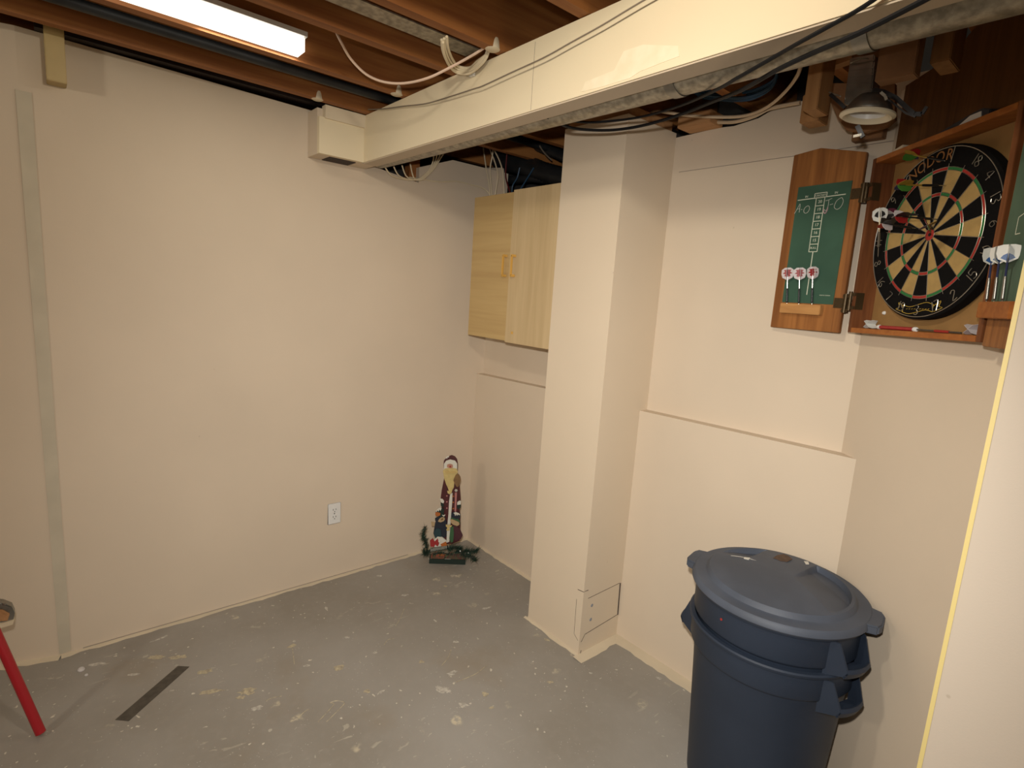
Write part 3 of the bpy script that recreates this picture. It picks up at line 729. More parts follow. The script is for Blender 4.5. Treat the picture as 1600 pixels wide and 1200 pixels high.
pl(gx0, .4287, gx0-.001, .2545); pl(gx1, .4300, gx1-.001, .2550)
cells = 7; zt0, zb0 = .4290, .2550
for k in range(1, cells+1): zz = zt0+(zb0-zt0)*k/cells; pl(gx0, zz, gx1, zz)
pl(.1447, .2545, .1440, .1125, .0028)
UL = -LE
for k, s_ in enumerate(('20', '19', '18', '17', '16', '15', 'BULL')):
    zz = zt0+(zb0-zt0)*(k+.5)/cells; put_text(pr_, s_, .0135 if k < 6 else .0095, LD((gx0+gx1)/2, zz, K), UL, zv, LN, .0002)
put_text(pr_, 'CRICKET', .0088, LD(.147, .4370, K), UL, zv, LN, .0002)
put_text(pr_, 'IN', .010, LD(.195, .4375, K), UL, zv, LN, .0002)
put_text(pr_, 'IN', .010, LD(.097, .4400, K), UL, zv, LN, .0002)
put_text(pr_, 'MADE IN CANADA', .0042, LD(.083, .1125, K), UL, zv, LN, .0002)
pr_.build('printed_score_grid', M['print_'], ld)
ck = MB()
def ch(pts, closed=False, r=.0009): ck.tube([LD(u, v, K) for u, v in pts], r, 4, 4, closed=closed)
ch([(.230, .385), (.222, .400), (.2145, .4165), (.2135, .400), (.2135, .388)]); ch([(.224, .399), (.212, .401)])
ch([(.2085, .3965), (.2035, .3970)])
ch([(.1835, .407), (.1785, .397), (.1835, .386), (.1925, .384), (.198, .392), (.194, .403)], closed=True)
ck.build('chalk_letter', M['chalk'], ld); ck = MB()
ch([(.128, .4175), (.119, .4195), (.1075, .4235)]); ch([(.1175, .4200), (.1170, .404), (.1185, .392), (.1225, .386), (.128, .390)])
ch([(.1120, .4035), (.1020, .4055)])
ch([(.0765, .4220), (.0705, .410), (.0755, .394), (.0865, .387), (.0965, .395), (.0930, .412), (.084, .420)], closed=True)
ck.build('chalk_letter', M['chalk'], ld)
MB().tube([LD(.1305, .392, K), LD(.1275, .380, K), LD(.1225, .378, K), LD(.118, .388, K), LD(.1175, .396, K)], .002, 4, 4).build('chalk_smudge', M['chalkpink'], ld)
MB().obox(LD(.081, .047, 0), LE*.141, zv*.033, LN*.022).build('dart_holder', wood('pale_oak_holder', (.50, .26, .09), (.38, .18, .06), 'X', .45, 20), ld, .0015)
for v in (.430, .090):
    mb = MB().obox(LD(.022, v-.016, 0), LE*.028, zv*.032, LN*.003)
    for q in (-.009, .009): mb.lathe([(0, .0018), (.0026, .001), (.003, 0)], LD(.042, v+q, .003), LN, 8)
    mb.tube([LD(.014, v-.030, .004), LD(.014, v+.030, .004)], .0062, 10, 1)
    mb.obox(LD(.003, v+.018, .000), LE*.02, zv*.010, LN*.006); mb.obox(LD(.003, v-.028, .000), LE*.02, zv*.010, LN*.006)
    mb.build('hinge', M['brass'], ld)
# ---- right door, swung open past the near wall end
Ra = math.radians(-60); RE = Vector((math.cos(Ra), math.sin(Ra), 0)); RN = RE.cross(zv); RN = RN if RN.dot(NC) > 0 else -RN
RH = DO + U3*(.325*S)
def RD(u, v, w_=0): return RH+RE*u+zv*v+RN*w_
o2 = [(.000, .003), (.238, .003), (.238, .590), (.16, .592), (.000, .560)]
rd = tag(MB().prism([RD(u, v, 0) for u, v in o2], -RN*.014).build('door', M['oak'], dc, .0015), 'right door with dusty chalkboard')
MB().obox(RD(.008, .100, 0), RE*.21, zv*.385, RN*.0022).build('chalkboard', mat('dusty_green_chalkboard', (.085, .15, .10), .7, noise=.35, nscale=9, stretch=(1, 1, .5)), rd)
mb = MB()
def rl(u0, v0, u1, v1, w_=.002):
    a, b = RD(u0, v0, .0024), RD(u1, v1, .0024); d_ = (b-a); n_ = d_.cross(RN).normalized()*w_
    mb.obox(a-n_*.5, d_, n_, RN*.0004)
rl(.055, .280, .055, .245); rl(.055, .245, .075, .245); rl(.055, .28, .075, .285)
mb.build('printed_lines', M['print_'], rd)
MB().obox(RD(.004, .066, 0), RE*.145, zv*.036, RN*.024).build('dart_holder', M['oakedge'], rd, .0015)

# ---- dartboard (hangs in the cabinet)
BU, BV, BW = .249, .274, -.028
BC = D(BU, BV, BW)
db = thing('dartboard', D(BU, BV, -DD+.006), 'round bristle dartboard with wire number ring inside the oak cabinet', 'dartboard')
BR = .2255
MB().lathe([(0, -.032), (BR-.004, -.032), (BR, -.028), (BR, -.003), (BR-.003, 0), (.1705, 0)], BC, N_, 96).build('board_body', M['dblack'], db)
order = [20, 1, 18, 4, 13, 6, 10, 15, 2, 17, 3, 19, 7, 16, 8, 11, 14, 9, 12, 5]
face = MB(); rad = [.0159, .099, .107, .162, .170]
def bp_(r, a, w_=0): return BC+U_*(r*math.sin(a))+Z_*(r*math.cos(a))+N_*w_
for k in range(20):
    a0, a1 = math.radians(18*k-9), math.radians(18*k+9)
    for j in range(4):
        r0, r1 = rad[j], rad[j+1]; ns = 4
        even = k % 2 == 0
        mi = (0 if even else 1) if j in (0, 2) else (2 if even else 3)
        for q in range(ns):
            b0, b1 = a0+(a1-a0)*q/ns, a0+(a1-a0)*(q+1)/ns
            face.add([bp_(r0, b0, .0006), bp_(r1, b0, .0006), bp_(r1, b1, .0006), bp_(r0, b1, .0006)], [(0, 1, 2, 3)], mi)
for r0, r1, mi in ((0, .00635, 2), (.00635, .0159, 2)):
    for q in range(24):
        b0, b1 = 2*math.pi*q/24, 2*math.pi*(q+1)/24
        face.add([bp_(r0, b0, .0006), bp_(r1, b0, .0006), bp_(r1, b1, .0006), bp_(r0, b1, .0006)] if r0 else [bp_(0, 0, .0006), bp_(r1, b0, .0006), bp_(r1, b1, .0006)], [(0, 1, 2, 3)] if r0 else [(0, 1, 2)], mi)
face.build('scoring_face', [M['dblack'], M['dcream'], M['dred'], M['dgreen']], db)
MB().lathe([(0, .002), (.0045, .002), (.0045, .001)], BC, N_, 16).build('bullseye_spot', M['black'], db)
sp = MB()
for r in (.0159, .099, .107, .162, .170): sp.tube([bp_(r, 2*math.pi*q/72, .0012) for q in range(72)], .0007, 5, 1, closed=True)
for k in range(20):
    a = math.radians(18*k+9); sp.tube([bp_(.0159, a, .0014), bp_(.178, a, .0014)], .0007, 5, 1)
sp.build('wire_spider', M['wire'], db)
nr = MB().tube([bp_(.219, 2*math.pi*q/90, .003) for q in range(90)], .0012, 6, 1, closed=True).build('number_ring', M['wire'], db)
for k, n_ in enumerate(order):
    if n_ in (20, 1, 5): continue
    a = math.radians(18*k); ex = U_*math.cos(a)-Z_*math.sin(a); ey = U_*math.sin(a)+Z_*math.cos(a)
    if 90 < 18*k < 270: ex, ey = -ex, -ey
    st = {'1': [[(.0, -.5), (.0, .5)]], '2': [[(-.3, .3), (0, .5), (.3, .25), (-.3, -.5), (.3, -.5)]], '3': [[(-.3, .45), (.1, .5), (.28, .25), (0, .02), (.3, -.22), (.05, -.5), (-.3, -.42)]],
          '4': [[(.15, -.5), (.15, .5), (-.32, -.1), (.35, -.1)]], '5': [[(.3, .5), (-.25, .5), (-.25, .08), (.1, .1), (.3, -.18), (.05, -.48), (-.3, -.4)]],
          '6': [[(.2, .5), (-.2, .15), (-.28, -.25), (0, -.5), (.28, -.25), (.05, .02), (-.24, -.15)]], '7': [[(-.3, .5), (.3, .5), (-.1, -.5)]],
          '8': [[(0, 0), (.25, .25), (0, .5), (-.25, .25), (0, 0), (.3, -.25), (0, -.5), (-.3, -.25), (0, 0)]], '9': [[(.24, .1), (0, -.05), (-.26, .22), (0, .5), (.26, .25), (.2, -.2), (-.1, -.5)]], '0': [[(0, .5), (.26, 0), (0, -.5), (-.26, 0), (0, .5)]]}
    s_ = str(n_); mb = MB(); h = .026
    for i, c__ in enumerate(s_):
        ox = (i-(len(s_)-1)/2)*.55
        for poly in st[c__]:
            mb.tube([bp_(.200, a, .0035)+ex*((x_+ox)*h*.9)+ey*(y_*h) for x_, y_ in poly], .0011, 5, 3)
    mb.build('wire_number', M['wire'], nr)
for a in (-.30, .19): MB().tube([bp_(.180, a, .0035), bp_(.220, a, .0035)], .0010, 5, 1).build('ring_clip', M['wire'], nr)
nm = MB()
for k, c__ in enumerate('NODOR'):
    a = math.radians(-30+k*9.2); ex = U_*math.cos(a)-Z_*math.sin(a); ey = U_*math.sin(a)+Z_*math.cos(a)
    put_text(nm, c__, .040, bp_(.200, a, .0010), ex, ey, N_, .0003)
nm.build('maker_lettering', M['orange'], db)
bn = MB()
def bt(pts, r=.0008): bn.tube([bp_(0, 0, .0012)+U_*x_+Z_*y_ for x_, y_ in pts], r, 4, 3)
bt([(-.055, -.186), (-.03, -.192), (0, -.186), (.03, -.180), (.055, -.186)]); bt([(-.055, -.206), (-.03, -.211), (0, -.206), (.03, -.200), (.055, -.205)])
bt([(-.055, -.186), (-.055, -.206)]); bt([(.055, -.186), (.055, -.205)])
bt([(-.055, -.190), (-.075, -.180), (-.070, -.193), (-.083, -.198), (-.058, -.204)]); bt([(.055, -.190), (.078, -.176), (.074, -.190), (.086, -.194), (.058, -.204)])
for q in range(9): bt([(-.042+q*.010, -.198), (-.037+q*.010, -.197)], .0006)
bn.build('ribbon_emblem', M['yellow'], db)

# ---- darts
def dart(tip, dirv, roll, label, cols, barrel, cat='dart', group=None, L=.150, up=None, emblem=None, solid=None):
    """tip point, direction from tip to flight"""
    tip = Vector(tip); dv = Vector(dirv).normalized()
    e = (up if up is not None else zv); e = (e-dv*e.dot(dv)).normalized(); g_ = dv.cross(e)
    t = thing('dart', tip, label, cat, group)
    P = lambda h, a, r: tip+dv*h+(e*math.cos(a)+g_*math.sin(a))*r
    MB().lathe([(0, 0), (.0011, .004), (.0011, .030)], tip, dv, 8).build('point', M['wire'], t)
    prof = [(.0011, .030), (.0026, .032)]
    n = 12
    for i in range(n): prof += [(.0034, .034+i*.0036), (.0030, .0355+i*.0036)]
    prof += [(.0026, .080)]
    MB().lathe(prof, tip, dv, 10).build('barrel', barrel, t)
    MB().lathe([(.0022, .080), (.0020, .118), (.0012, .125), (0, .126)], tip, dv, 8).build('shaft', cols[-1], t)
    for k in range(4):
        a = roll+k*math.pi/2
        out = [(.108, .001), (.116, .016), (.128, .0195), (.143, .0185), (L, .009), (L, .001)]
        pts_ = [P(h, a, r) for h, r in out]
        th = (e*math.cos(a+math.pi/2)+g_*math.sin(a+math.pi/2))*.0006
        f = MB().prism([p-th*.5 for p in pts_], th).build('flight', cols[k % (len(cols)-1)], t)
        if emblem is not None:
            em = MB()
            for s_ in (-1, 1):
                pp = [P(h, a, r)+th*(.55*s_) for h, r in emblem]
                em.prism(pp, th*.25*s_)
            em.build('flight_print', M['fred'] if solid is None else solid, f)
    return t
def seg_pt(px, py, w_): return on_plane(px, py, D(0, 0, w_), N_)
def board_dart(tipxy, tail, wtail, label, cols, barrel, **k):
    tp = seg_pt(*tipxy, BW-.008); ta = seg_pt(*tail, wtail)
    dv = (ta-tp).normalized()
    return dart(tp, dv, .5, label, cols, barrel, **k)
G = 'darts stuck in the dartboard'
rb = [M['fred'], M['fnavy'], M['fgreen'], M['fyellow'], M['fyellow']]
def tail_w(tipxy, tail, L=.15):
    # find the stand-off at which the dart is as long as it should be
    best = (9, .1)
    for i in range(0, 160):
        w_ = BW+i*.001
        l_ = (seg_pt(*tail, w_)-seg_pt(*tipxy, BW-.008)).length
        if abs(l_-L) < best[0]: best = (abs(l_-L), w_)
    return best[1]
for tipxy, tail, label, cols, brl, kw in [
    ((1492, 254), (1415, 240), 'rainbow-flighted dart stuck in the top rim of the board over the lettering', rb, M['barrel'], {}),
    ((1483, 290), (1402, 289), 'red and green flighted dart stuck in the upper cream wedges of the board', rb, M['barrel'], {}),
    ((1470, 343), (1398, 338), 'silver-edged black dart nearest above the bullseye', [M['fclear'], M['fblack'], M['fred'], M['fblack'], M['barrel']], M['barrel'], {}),
    ((1452, 336), (1380, 334), 'dark purple and silver flighted dart left of the bullseye, behind another', [mat('flight_plum', (.10, .02, .04), .3), M['fclear'], M['fblack'], M['fclear'], M['barrel']], M['barrel'], {}),
    ((1436, 358), (1378, 349), 'lower black flighted dart with red trim, left of the bullseye', [M['fblack'], M['fred'], M['fclear'], M['fblack'], M['barrel']], M['barrel'], {}),
    ]:
    board_dart(tipxy, tail, tail_w(tipxy, tail), label, cols, brl, group=G, **kw)
# the small rainbow flight close over the bullseye
board_dart((1459, 359), (1446, 350), .085, 'short rainbow-flighted dart just left above the bullseye', rb, M['barrel'], group=G)
# white emblem dart at the left rim, pointing down towards the cabinet side
tp = seg_pt(1372, 402, BW+.01); ta = seg_pt(1374, 356, BW+.04)
tdir = (ta-tp).normalized()
dart(tp, tdir, .2, 'white-flighted dart with a dark emblem hanging at the left rim of the board', [M['fwhite']]*4+[M['whitecable']], M['tungsten'], group=G, up=(CAM-ta), emblem=[(.122, .004), (.128, .014), (.136, .011), (.142, .004)], solid=M['fblack'])
# three in the left holder
leaf = [(.118, .001), (.122, .010), (.128, .007), (.131, .0155), (.136, .008), (.142, .012), (.144, .001)]
for k, (u, zt_) in enumerate(((.207, .0), (.164, .0), (.119, .003))):
    tp = LD(u-.006, .052+zt_, .012); dv = (LD(u+.004, .19, .024)-tp)
    dart(tp, dv, .35+.3*k, ['leftmost', 'middle', 'rightmost'][k]+' of three red-leaf flighted darts in the left door holder', [M['fclear']]*4+[M['tungsten']], M['barrel'], group='darts in the left door holder', up=LN, emblem=leaf)
for k, u in enumerate((.014, .050, .087)):
    tp = RD(u, .075, .012); dv = (RD(u-.002, .22, .020)-tp)
    dart(tp, dv, .2+.5*k, ['leftmost', 'middle', 'rightmost'][k]+' of three white and blue flighted darts in the right door holder', [M['fwhite']]*4+[M['fnavy']], M['tungsten'], group='darts in the right door holder', up=RN, emblem=[(.112, .001), (.118, .012), (.124, .008), (.128, .001)], solid=M['fblue'], L=.146)
# loose dart and flights in the bottom of the box
fl0 = D(.14, T+.006, -.030)
ld_ = thing('loose_dart', fl0, 'red-barrelled dart lying on the bottom of the dart cabinet', 'dart')
q0, q1, q2 = D(.115, T+.007, -.022), D(.255, T+.006, -.026), D(.40, T+.004, -.034)
MB().tube([q0, q1], .0055, 10, 1).build('barrel', mat('red_barrel', (.35, .03, .03), .3), ld_)
MB().tube([q1, q2], .0022, 8, 1).build('shaft', M['steel'], ld_)
MB().lathe([(0, -.007), (.006, -.005), (.0072, 0), (.006, .005), (0, .007)], q0, U_, 12).build('end_cap', M['white'], ld_)
MB().lathe([(0, -.007), (.006, -.005), (.0072, 0), (.006, .005), (0, .007)], q1, U_, 12).build('collar', M['white'], ld_)
MB().tube([q1.lerp(q2, .45), q1.lerp(q2, .75)], .0035, 8, 1).build('grip', M['dred'], ld_)
def loose_flight(c, m_, label, sz=.020):
    t = thing('dart_flight', c, label, 'dart flight', 'spare flights in the cabinet bottom')
    for k in range(4):
        a = math.radians(38+k*90 if k % 2 == 0 else 142+(k-1)*90)
        dd = (U_*math.cos(a)+Z_*math.sin(a)); nn_ = (U_*-math.sin(a)+Z_*math.cos(a))*.0006
        MB().prism([c, c+dd*sz*.75, c+dd*sz-N_*.010, c+dd*sz*.9-N_*.026, c-N_*.030], nn_).build('vane', m_, t)
loose_flight(D(.058, T+.014, -.018), M['fwhite'], 'cream four-vane flight standing in the left bottom corner of the dart cabinet')
loose_flight(D(.435, T+.014, -.018), M['fclear'], 'grey four-vane flight standing in the right bottom corner of the dart cabinet')
MB().lathe([(0, .006), (.004, .005), (.006, .001), (.006, 0)], seg_pt(1382, 489, -DD+.005), N_, 14).build('pin', M['white'], dc)
# veneer panel on the angled wall over the cabinet
Q = [(1396, 236), (1404, 120), (1440, 97), (1490, 86), (1522, 80), (1560, 66), (1700, 30), (1700, 240)]
wpl = C0+NC*.001
zmin = D(0, DH, 0).z+.004
pp = []
for u, z in ((-.045, zmin), (-.045, 2.235), (.06, 2.245), (.13, 2.255), (.18, 2.29), (.9, 2.292), (.9, zmin)): pp.append(C0+U3*u+NC*.002+Vector((0, 0, z)))
vp = tag(MB().prism(pp, NC*.012).build('veneer_panel', M['panelwood']), 'large brown wood veneer panel on the angled wall above the dart cabinet', 'panel')
MB().prism([C0+U3*.575+NC*.0145+Vector((0, 0, zmin)), C0+U3*.579+NC*.0145+Vector((0, 0, zmin)), C0+U3*.579+NC*.0145+Vector((0, 0, 2.28)), C0+U3*.575+NC*.0145+Vector((0, 0, 2.28))], NC*.0006).build('panel_groove', M['crack'], vp)
# things lying on the cabinet top
zt_ = DH+.001
pc = thing('dart_case', D(.25, zt_, -.03), 'dark flat case lying on top of the dart cabinet', 'case')
MB().prism([D(.16, zt_, -.05), D(.385, zt_, -.05), D(.385, zt_+.018, -.05), D(.36, zt_+.028, -.05), D(.33, zt_+.026, -.05)], N_*.030).build('case_body', mat('dark_slate_case', (.035, .038, .045), .4), pc, .002)
MB().prism([D(.29, zt_+.003, -.0195), D(.365, zt_+.003, -.0195), D(.362, zt_+.020, -.0195), D(.33, zt_+.020, -.0195)], N_*.002).build('white_label', M['white'], pc)
tag(MB().prism([D(.062, zt_, -.03), D(.115, zt_, -.03), D(.112, zt_+.012, -.03), D(.08, zt_+.007, -.03)], N_*.022).build('chalk_piece', M['strip'], None, .002), 'pale chalk block on the left end of the dart cabinet top', 'chalk')

# ------------------------------------------------------------------ two nested bins with a lid
BX, BYc = -.650, 1.710
def bin_mesh(z0, ztop, collar_h, rt, rb):
    mb = MB()
    prof = [(0, z0+.012), (rb-.012, z0+.012), (rb-.008, z0), (rb, z0+.006), (rt-.016, ztop-collar_h-.012), (rt-.014, ztop-collar_h), (rt-.002, ztop-collar_h+.010),
            (rt, ztop-collar_h+.016), (rt+.001, ztop-.014), (rt+.010, ztop-.012), (rt+.012, ztop-.004), (rt+.008, ztop), (rt-.004, ztop), (rt-.008, ztop-.02), (rb-.006, z0+.018), (0, z0+.016)]
    return mb.lathe(prof, (BX, BYc, 0), (0, 0, 1), 72)
HA = math.atan2(*reversed(tuple((W(1372, 972, 2, .70/1.55)-Vector((BX, BYc, 0)))[:2])))
def bin_handle(ang, zt_, rt, parent):
    """open pocket handle: two flared side cheeks and a bowed grip bar along the bottom"""
    e = Vector((math.cos(ang), math.sin(ang), 0)); g_ = Vector((-math.sin(ang), math.cos(ang), 0)); o = Vector((BX, BYc, 0))
    mb = MB(); hw = .060; h = .072
    for s_ in (-1, 1):
        r0 = math.sqrt(rt**2-(hw+.012)**2)-.003
        q = lambda r, g, z: o+e*r+g_*(s_*g)+zv*(zt_+z)
        mb.prism([q(r0, hw+.012, -.002), q(rt+.012, hw-.004, -.002), q(rt+.040, hw-.012, -h), q(rt+.030, hw-.010, -h-.020), q(r0, hw+.012, -h-.034)], -g_*s_*.0045)
    n = 12; vs = []; fs = []
    for i in range(n+1):
        t = -1+2*i/n; r = rt+.036+.010*(1-t*t); c = o+g_*t*(hw-.011)
        for dr, dz in ((-.007, -h+.002), (0, -h+.006), (.005, -h-.004), (-.004, -h-.024), (-.012, -h-.018)): vs.append(c+e*(r+dr)+zv*(zt_+dz))
    for i in range(n):
        for k in range(5): fs.append((i*5+k, i*5+(k+1) % 5, (i+1)*5+(k+1) % 5, (i+1)*5+k))
    mb.add(vs, fs, 0, True)
    mb.prism([o+e*(rt-.006)-g_*(hw-.006)+zv*(zt_-h-.026), o+e*(rt+.036)-g_*(hw-.012)+zv*(zt_-h-.016), o+e*(rt+.036)+g_*(hw-.012)+zv*(zt_-h-.016), o+e*(rt-.006)+g_*(hw-.006)+zv*(zt_-h-.026)], zv*.004)
    return mb.build('handle', M['bin'], parent, .001)
low = thing('trash_can', (BX, BYc, 0), 'lower of the two nested blue-grey trash cans, standing on the floor', 'trash can')
bin_mesh(0, .578, .098, .238, .195).build('can_body', M['bin'], low)
for a in (math.radians(-15), math.radians(186)): bin_handle(a, .562, .236, low)
up = thing('trash_can', (BX, BYc, .12), 'upper blue-grey trash can nested in the other, under the lid', 'trash can')
bin_mesh(.115, .693, .112, .238, .195).build('can_body', M['bin'], up)
for a in (math.radians(-15), math.radians(165)): bin_handle(a, .680, .236, up)
tag(MB().lathe([(0, .0012), (.0035, .001), (.004, 0)], on_plane(1134, 979, (BX, BYc, 0), Vector((.5, -.86, 0))) if False else Vector((BX, BYc, .645))+Vector((-.052, -.2340, .0)), (-.22, -.97, 0), 10).build('red_speck', M['dred'], up), 'small red speck')
mb = MB()
prof = [(.252, .688), (.2555, .693), (.253, .706), (.247, .712), (.226, .713), (.215, .716), (.209, .726), (.205, .731)]
def lid_h(r, a):
    x_, y_ = r*math.cos(a), r*math.sin(a)
    h = .731+.016*(1-(r/.205)**2)
    if r < .196:
        edge = min(1, (.196-r)/.004)
        if x_ < -.113+.0 and y_ > .0: h -= .019*min(1, y_/.10)*edge*min(1, (-.113-x_)/.004)
        if x_ > .038: h -= .019*max(0, min(1, (x_*.55+y_*.83-.03)/.11))*edge*min(1, (x_-.038)/.004)
    return h
NA = 216; rr_ = [.205, .2035, .200, .198, .196, .194, .192]+[.188-.006*k for k in range(31)]
vs = [(BX+r*math.cos(2*math.pi*k/NA), BYc+r*math.sin(2*math.pi*k/NA), lid_h(r, 2*math.pi*k/NA)) for r in rr_ for k in range(NA)]+[(BX, BYc, lid_h(0, 0))]
fs = [(i*NA+k, i*NA+(k+1) % NA, (i+1)*NA+(k+1) % NA, (i+1)*NA+k) for i in range(len(rr_)-1) for k in range(NA)]
fs += [((len(rr_)-1)*NA+k, (len(rr_)-1)*NA+(k+1) % NA, len(vs)-1) for k in range(NA)]
mb.add(vs, fs, 0, True)
mb.lathe([(.205, .731), (.204, .727), (.20, .722), (.24, .707), (.247, .689), (.252, .688)], (BX, BYc, 0), (0, 0, 1), NA)
mb.lathe(prof, (BX, BYc, 0), (0, 0, 1), NA); lidt = mb.build('lid', M['lid'], up); lidt['label'] = 'dusty grey domed lid'
for a in (HA, HA+math.pi):
    e = Vector((math.cos(a), math.sin(a), 0)); g_ = Vector((-math.sin(a), math.cos(a), 0)); o = Vector((BX, BYc, 0))
    pts_ = [o+e*.238-g_*.062, o+e*.272-g_*.052, o+e*.280-g_*.03, o+e*.280+g_*.03, o+e*.272+g_*.052, o+e*.238+g_*.062]
    MB().prism([p+zv*.684 for p in pts_], zv*.026).build('lid_tab', M['lid'], lidt, .004)
q = W(1218, 873, 2, .7385/1.55)
MB().prism([W(x, y, 2, .7435/1.55) for x, y in ((1208, 872), (1214, 868), (1224, 866), (1232, 869), (1238, 874), (1230, 878), (1220, 877), (1214, 874))], zv*.0012).build('label_remnant', M['dirt'], lidt)
MB().prism([W(x, y, 2, .7385/1.55) for x, y in ((1256, 877), (1263, 878), (1264, 882), (1259, 882))], zv*.0012).build('paint_chip', M['chip'], lidt)
MB().prism([W(x, y, 2, .7425/1.55) for x, y in ((1163, 871), (1172, 872), (1170, 875), (1162, 873))], zv*.0015).build('paint_chip', M['chip'], lidt)
MB().tube([W(x, y, 2, .7435/1.55) for x, y in ((1142, 868), (1158, 870), (1172, 873), (1184, 877))], .0007, 4, 2).build('scratch', M['chip'], lidt)

# ------------------------------------------------------------------ wooden father christmas board in the corner
SA = Vector((-1.608*S, 1.036*S, 0)); SE = Vector((.602, .798, 0)); SN = Vector((.798, -.602, 0))
sc_o = SA-SN*.012
def sp_(px, py, off=0): return on_plane(px, py, sc_o+SN*off, SN)
sn = thing('santa_figure', sc_o+SE*.10, 'tall painted wooden father christmas cut-out with bears and greenery in the far corner', 'decoration')
def cm(n, c, **k): return mat('paint_'+n, c, .5, **k)
maroon = cm('maroon', (.075, .011, .011), noise=.3, nscale=30); dkgreen = cm('dark_green', (.006, .018, .012)); green = cm('green', (.035, .10, .04)); beard = cm('pale_gold', (.56, .43, .17), noise=.15, nscale=60)
snow = cm('snow', (.60, .58, .50)); skin = cm('skin', (.42, .20, .13)); brown = cm('brown', (.20, .11, .04), noise=.3, nscale=40); navy = cm('navy', (.009, .013, .024)); teal = cm('teal', (.012, .038, .048))
orangep = cm('orange', (.38, .11, .02)); redp = cm('red', (.30, .02, .02)); tan = cm('tan', (.40, .28, .15)); pinky = cm('dusky_pink', (.40, .16, .15)); rose = cm('rose', (.06, .013, .02))
def cut(name, pts, m_, off, th=.006, scale=(720/120)):
    """outline in the zoomed crop (origin 640,700, six to one), given its own distance and thickness"""
    P = [sp_(640+x/6, 700+y/6, off) for x, y in pts]
    return MB().prism(P, -SN*th).build(name, m_, sn, .0008)
cut('robe', [(322, 290), (300, 400), (290, 480), (300, 540), (300, 620), (290, 760), (300, 860), (330, 900), (400, 900), (470, 870), (476, 720), (470, 560), (478, 480), (470, 360), (455, 270), (400, 230)], maroon, 0, .012)
cut('hood', [(318, 170), (320, 125), (340, 95), (370, 78), (395, 70), (425, 82), (445, 108), (452, 150), (450, 200), (390, 215), (325, 210)], maroon, .001, .012)
cut('hood_trim', [(322, 190), (322, 150), (342, 120), (380, 108), (425, 118), (445, 145), (446, 195), (440, 215), (326, 215)], snow, .004, .006)
cut('snow_cap', [(330, 98), (350, 80), (372, 74), (366, 90), (356, 88), (350, 104), (342, 92), (334, 106)], snow, .004, .006)
cut('face', [(350, 180), (352, 155), (378, 148), (404, 156), (407, 182), (380, 192)], skin, .006, .004)
cut('nose', [(370, 178), (378, 164), (388, 170), (390, 180), (380, 186)], redp, .008, .004)
cut('beard', [(312, 215), (330, 195), (360, 190), (405, 190), (440, 195), (452, 225), (445, 260), (420, 310), (415, 370), (400, 395), (392, 425), (376, 436), (356, 424), (352, 402), (368, 404), (358, 372), (342, 340), (326, 290), (318, 250)], beard, .009, .006)
cut('moustache', [(330, 222), (360, 214), (380, 226), (405, 216), (436, 224), (420, 242), (382, 236), (345, 244)], cm('gold', (.50, .36, .13)), .012, .004)
cut('centre_band', [(380, 436), (402, 420), (400, 500), (390, 620), (382, 730), (372, 880), (346, 890), (350, 760), (364, 620), (370, 500)], snow, .006, .006)
for yy in (450, 506, 565): cut('coat_button', [(342, yy-5), (356, yy-7), (356, yy+6), (342, yy+6)], pinky, .004, .004); cut('coat_button', [(402, yy), (416, yy-3), (416, yy+9), (402, yy+10)], orangep, .004, .004)
cut('mitten', [(416, 285), (430, 255), (446, 240), (462, 250), (476, 272), (480, 300), (470, 340), (455, 368), (438, 362), (420, 330), (410, 305)], brown, .013, .008)
cut('staff', [(424, 420), (444, 418), (440, 500), (436, 605), (420, 605), (424, 500)], pinky, .008, .005)
sf = MB()
cx_, cy_ = 436, 396
for k in range(6):
    a = k*math.pi/3; p0 = sp_(640+cx_/6, 700+cy_/6, .012)
    d_ = SE*math.cos(a)+zv*math.sin(a); n_ = (SE*-math.sin(a)+zv*math.cos(a))
    sf.obox(p0-n_*.0016, d_*.0085, n_*.0032, SN*.004)
sf.build('snowflake', snow, sn)
for pts in ([(282, 475), (310, 480), (324, 500), (318, 520), (296, 512)], [(446, 510), (466, 495), (482, 500), (480, 530), (446, 535)]): cut('fur_cuff', pts, snow, .006, .008)
for pts in ([(290, 512), (320, 520), (322, 552), (304, 556), (292, 538)], [(444, 534), (482, 530), (478, 560), (460, 576), (444, 566)]): cut('dark_mitten', pts, dkgreen, .005, .007)
# left bear
cut('bear_body', [(240, 700), (262, 660), (330, 660), (350, 700), (345, 830), (300, 850), (240, 845), (222, 800)], navy, .008, .010)
cut('bear_head', [(238, 660), (262, 648), (292, 640), (335, 650), (340, 690), (300, 715), (262, 700), (240, 684)], navy, .014, .008)
cut('bear_muzzle', [(264, 690), (280, 664), (300, 650), (325, 652), (332, 670), (318, 688), (290, 698)], tan, .020, .006)
cut('bear_nose', [(288, 676), (305, 660), (318, 664), (308, 678)], brown, .024, .004)
cut('bear_hat', [(240, 630), (243, 600), (265, 578), (300, 560), (325, 575), (320, 620), (330, 650), (290, 645), (262, 640)], dkgreen, .016, .008)
cut('hat_flap', [(240, 630), (244, 602), (270, 604), (290, 612), (286, 632), (262, 642)], orangep, .020, .005)
cut('hat_snow', [(246, 596), (262, 572), (290, 558), (300, 566), (290, 590), (280, 576), (272, 598), (262, 584), (254, 602)], snow, .020, .006)
cut('hat_snow', [(302, 626), (318, 632), (336, 624), (328, 640), (316, 644)], snow, .022, .004)
cut('bear_coat', [(226, 790), (250, 755), (292, 760), (300, 830), (240, 845)], teal, .013, .006)
cut('scarf_tie', [(200, 690), (240, 700), (236, 735), (206, 730)], tan, .004, .005)
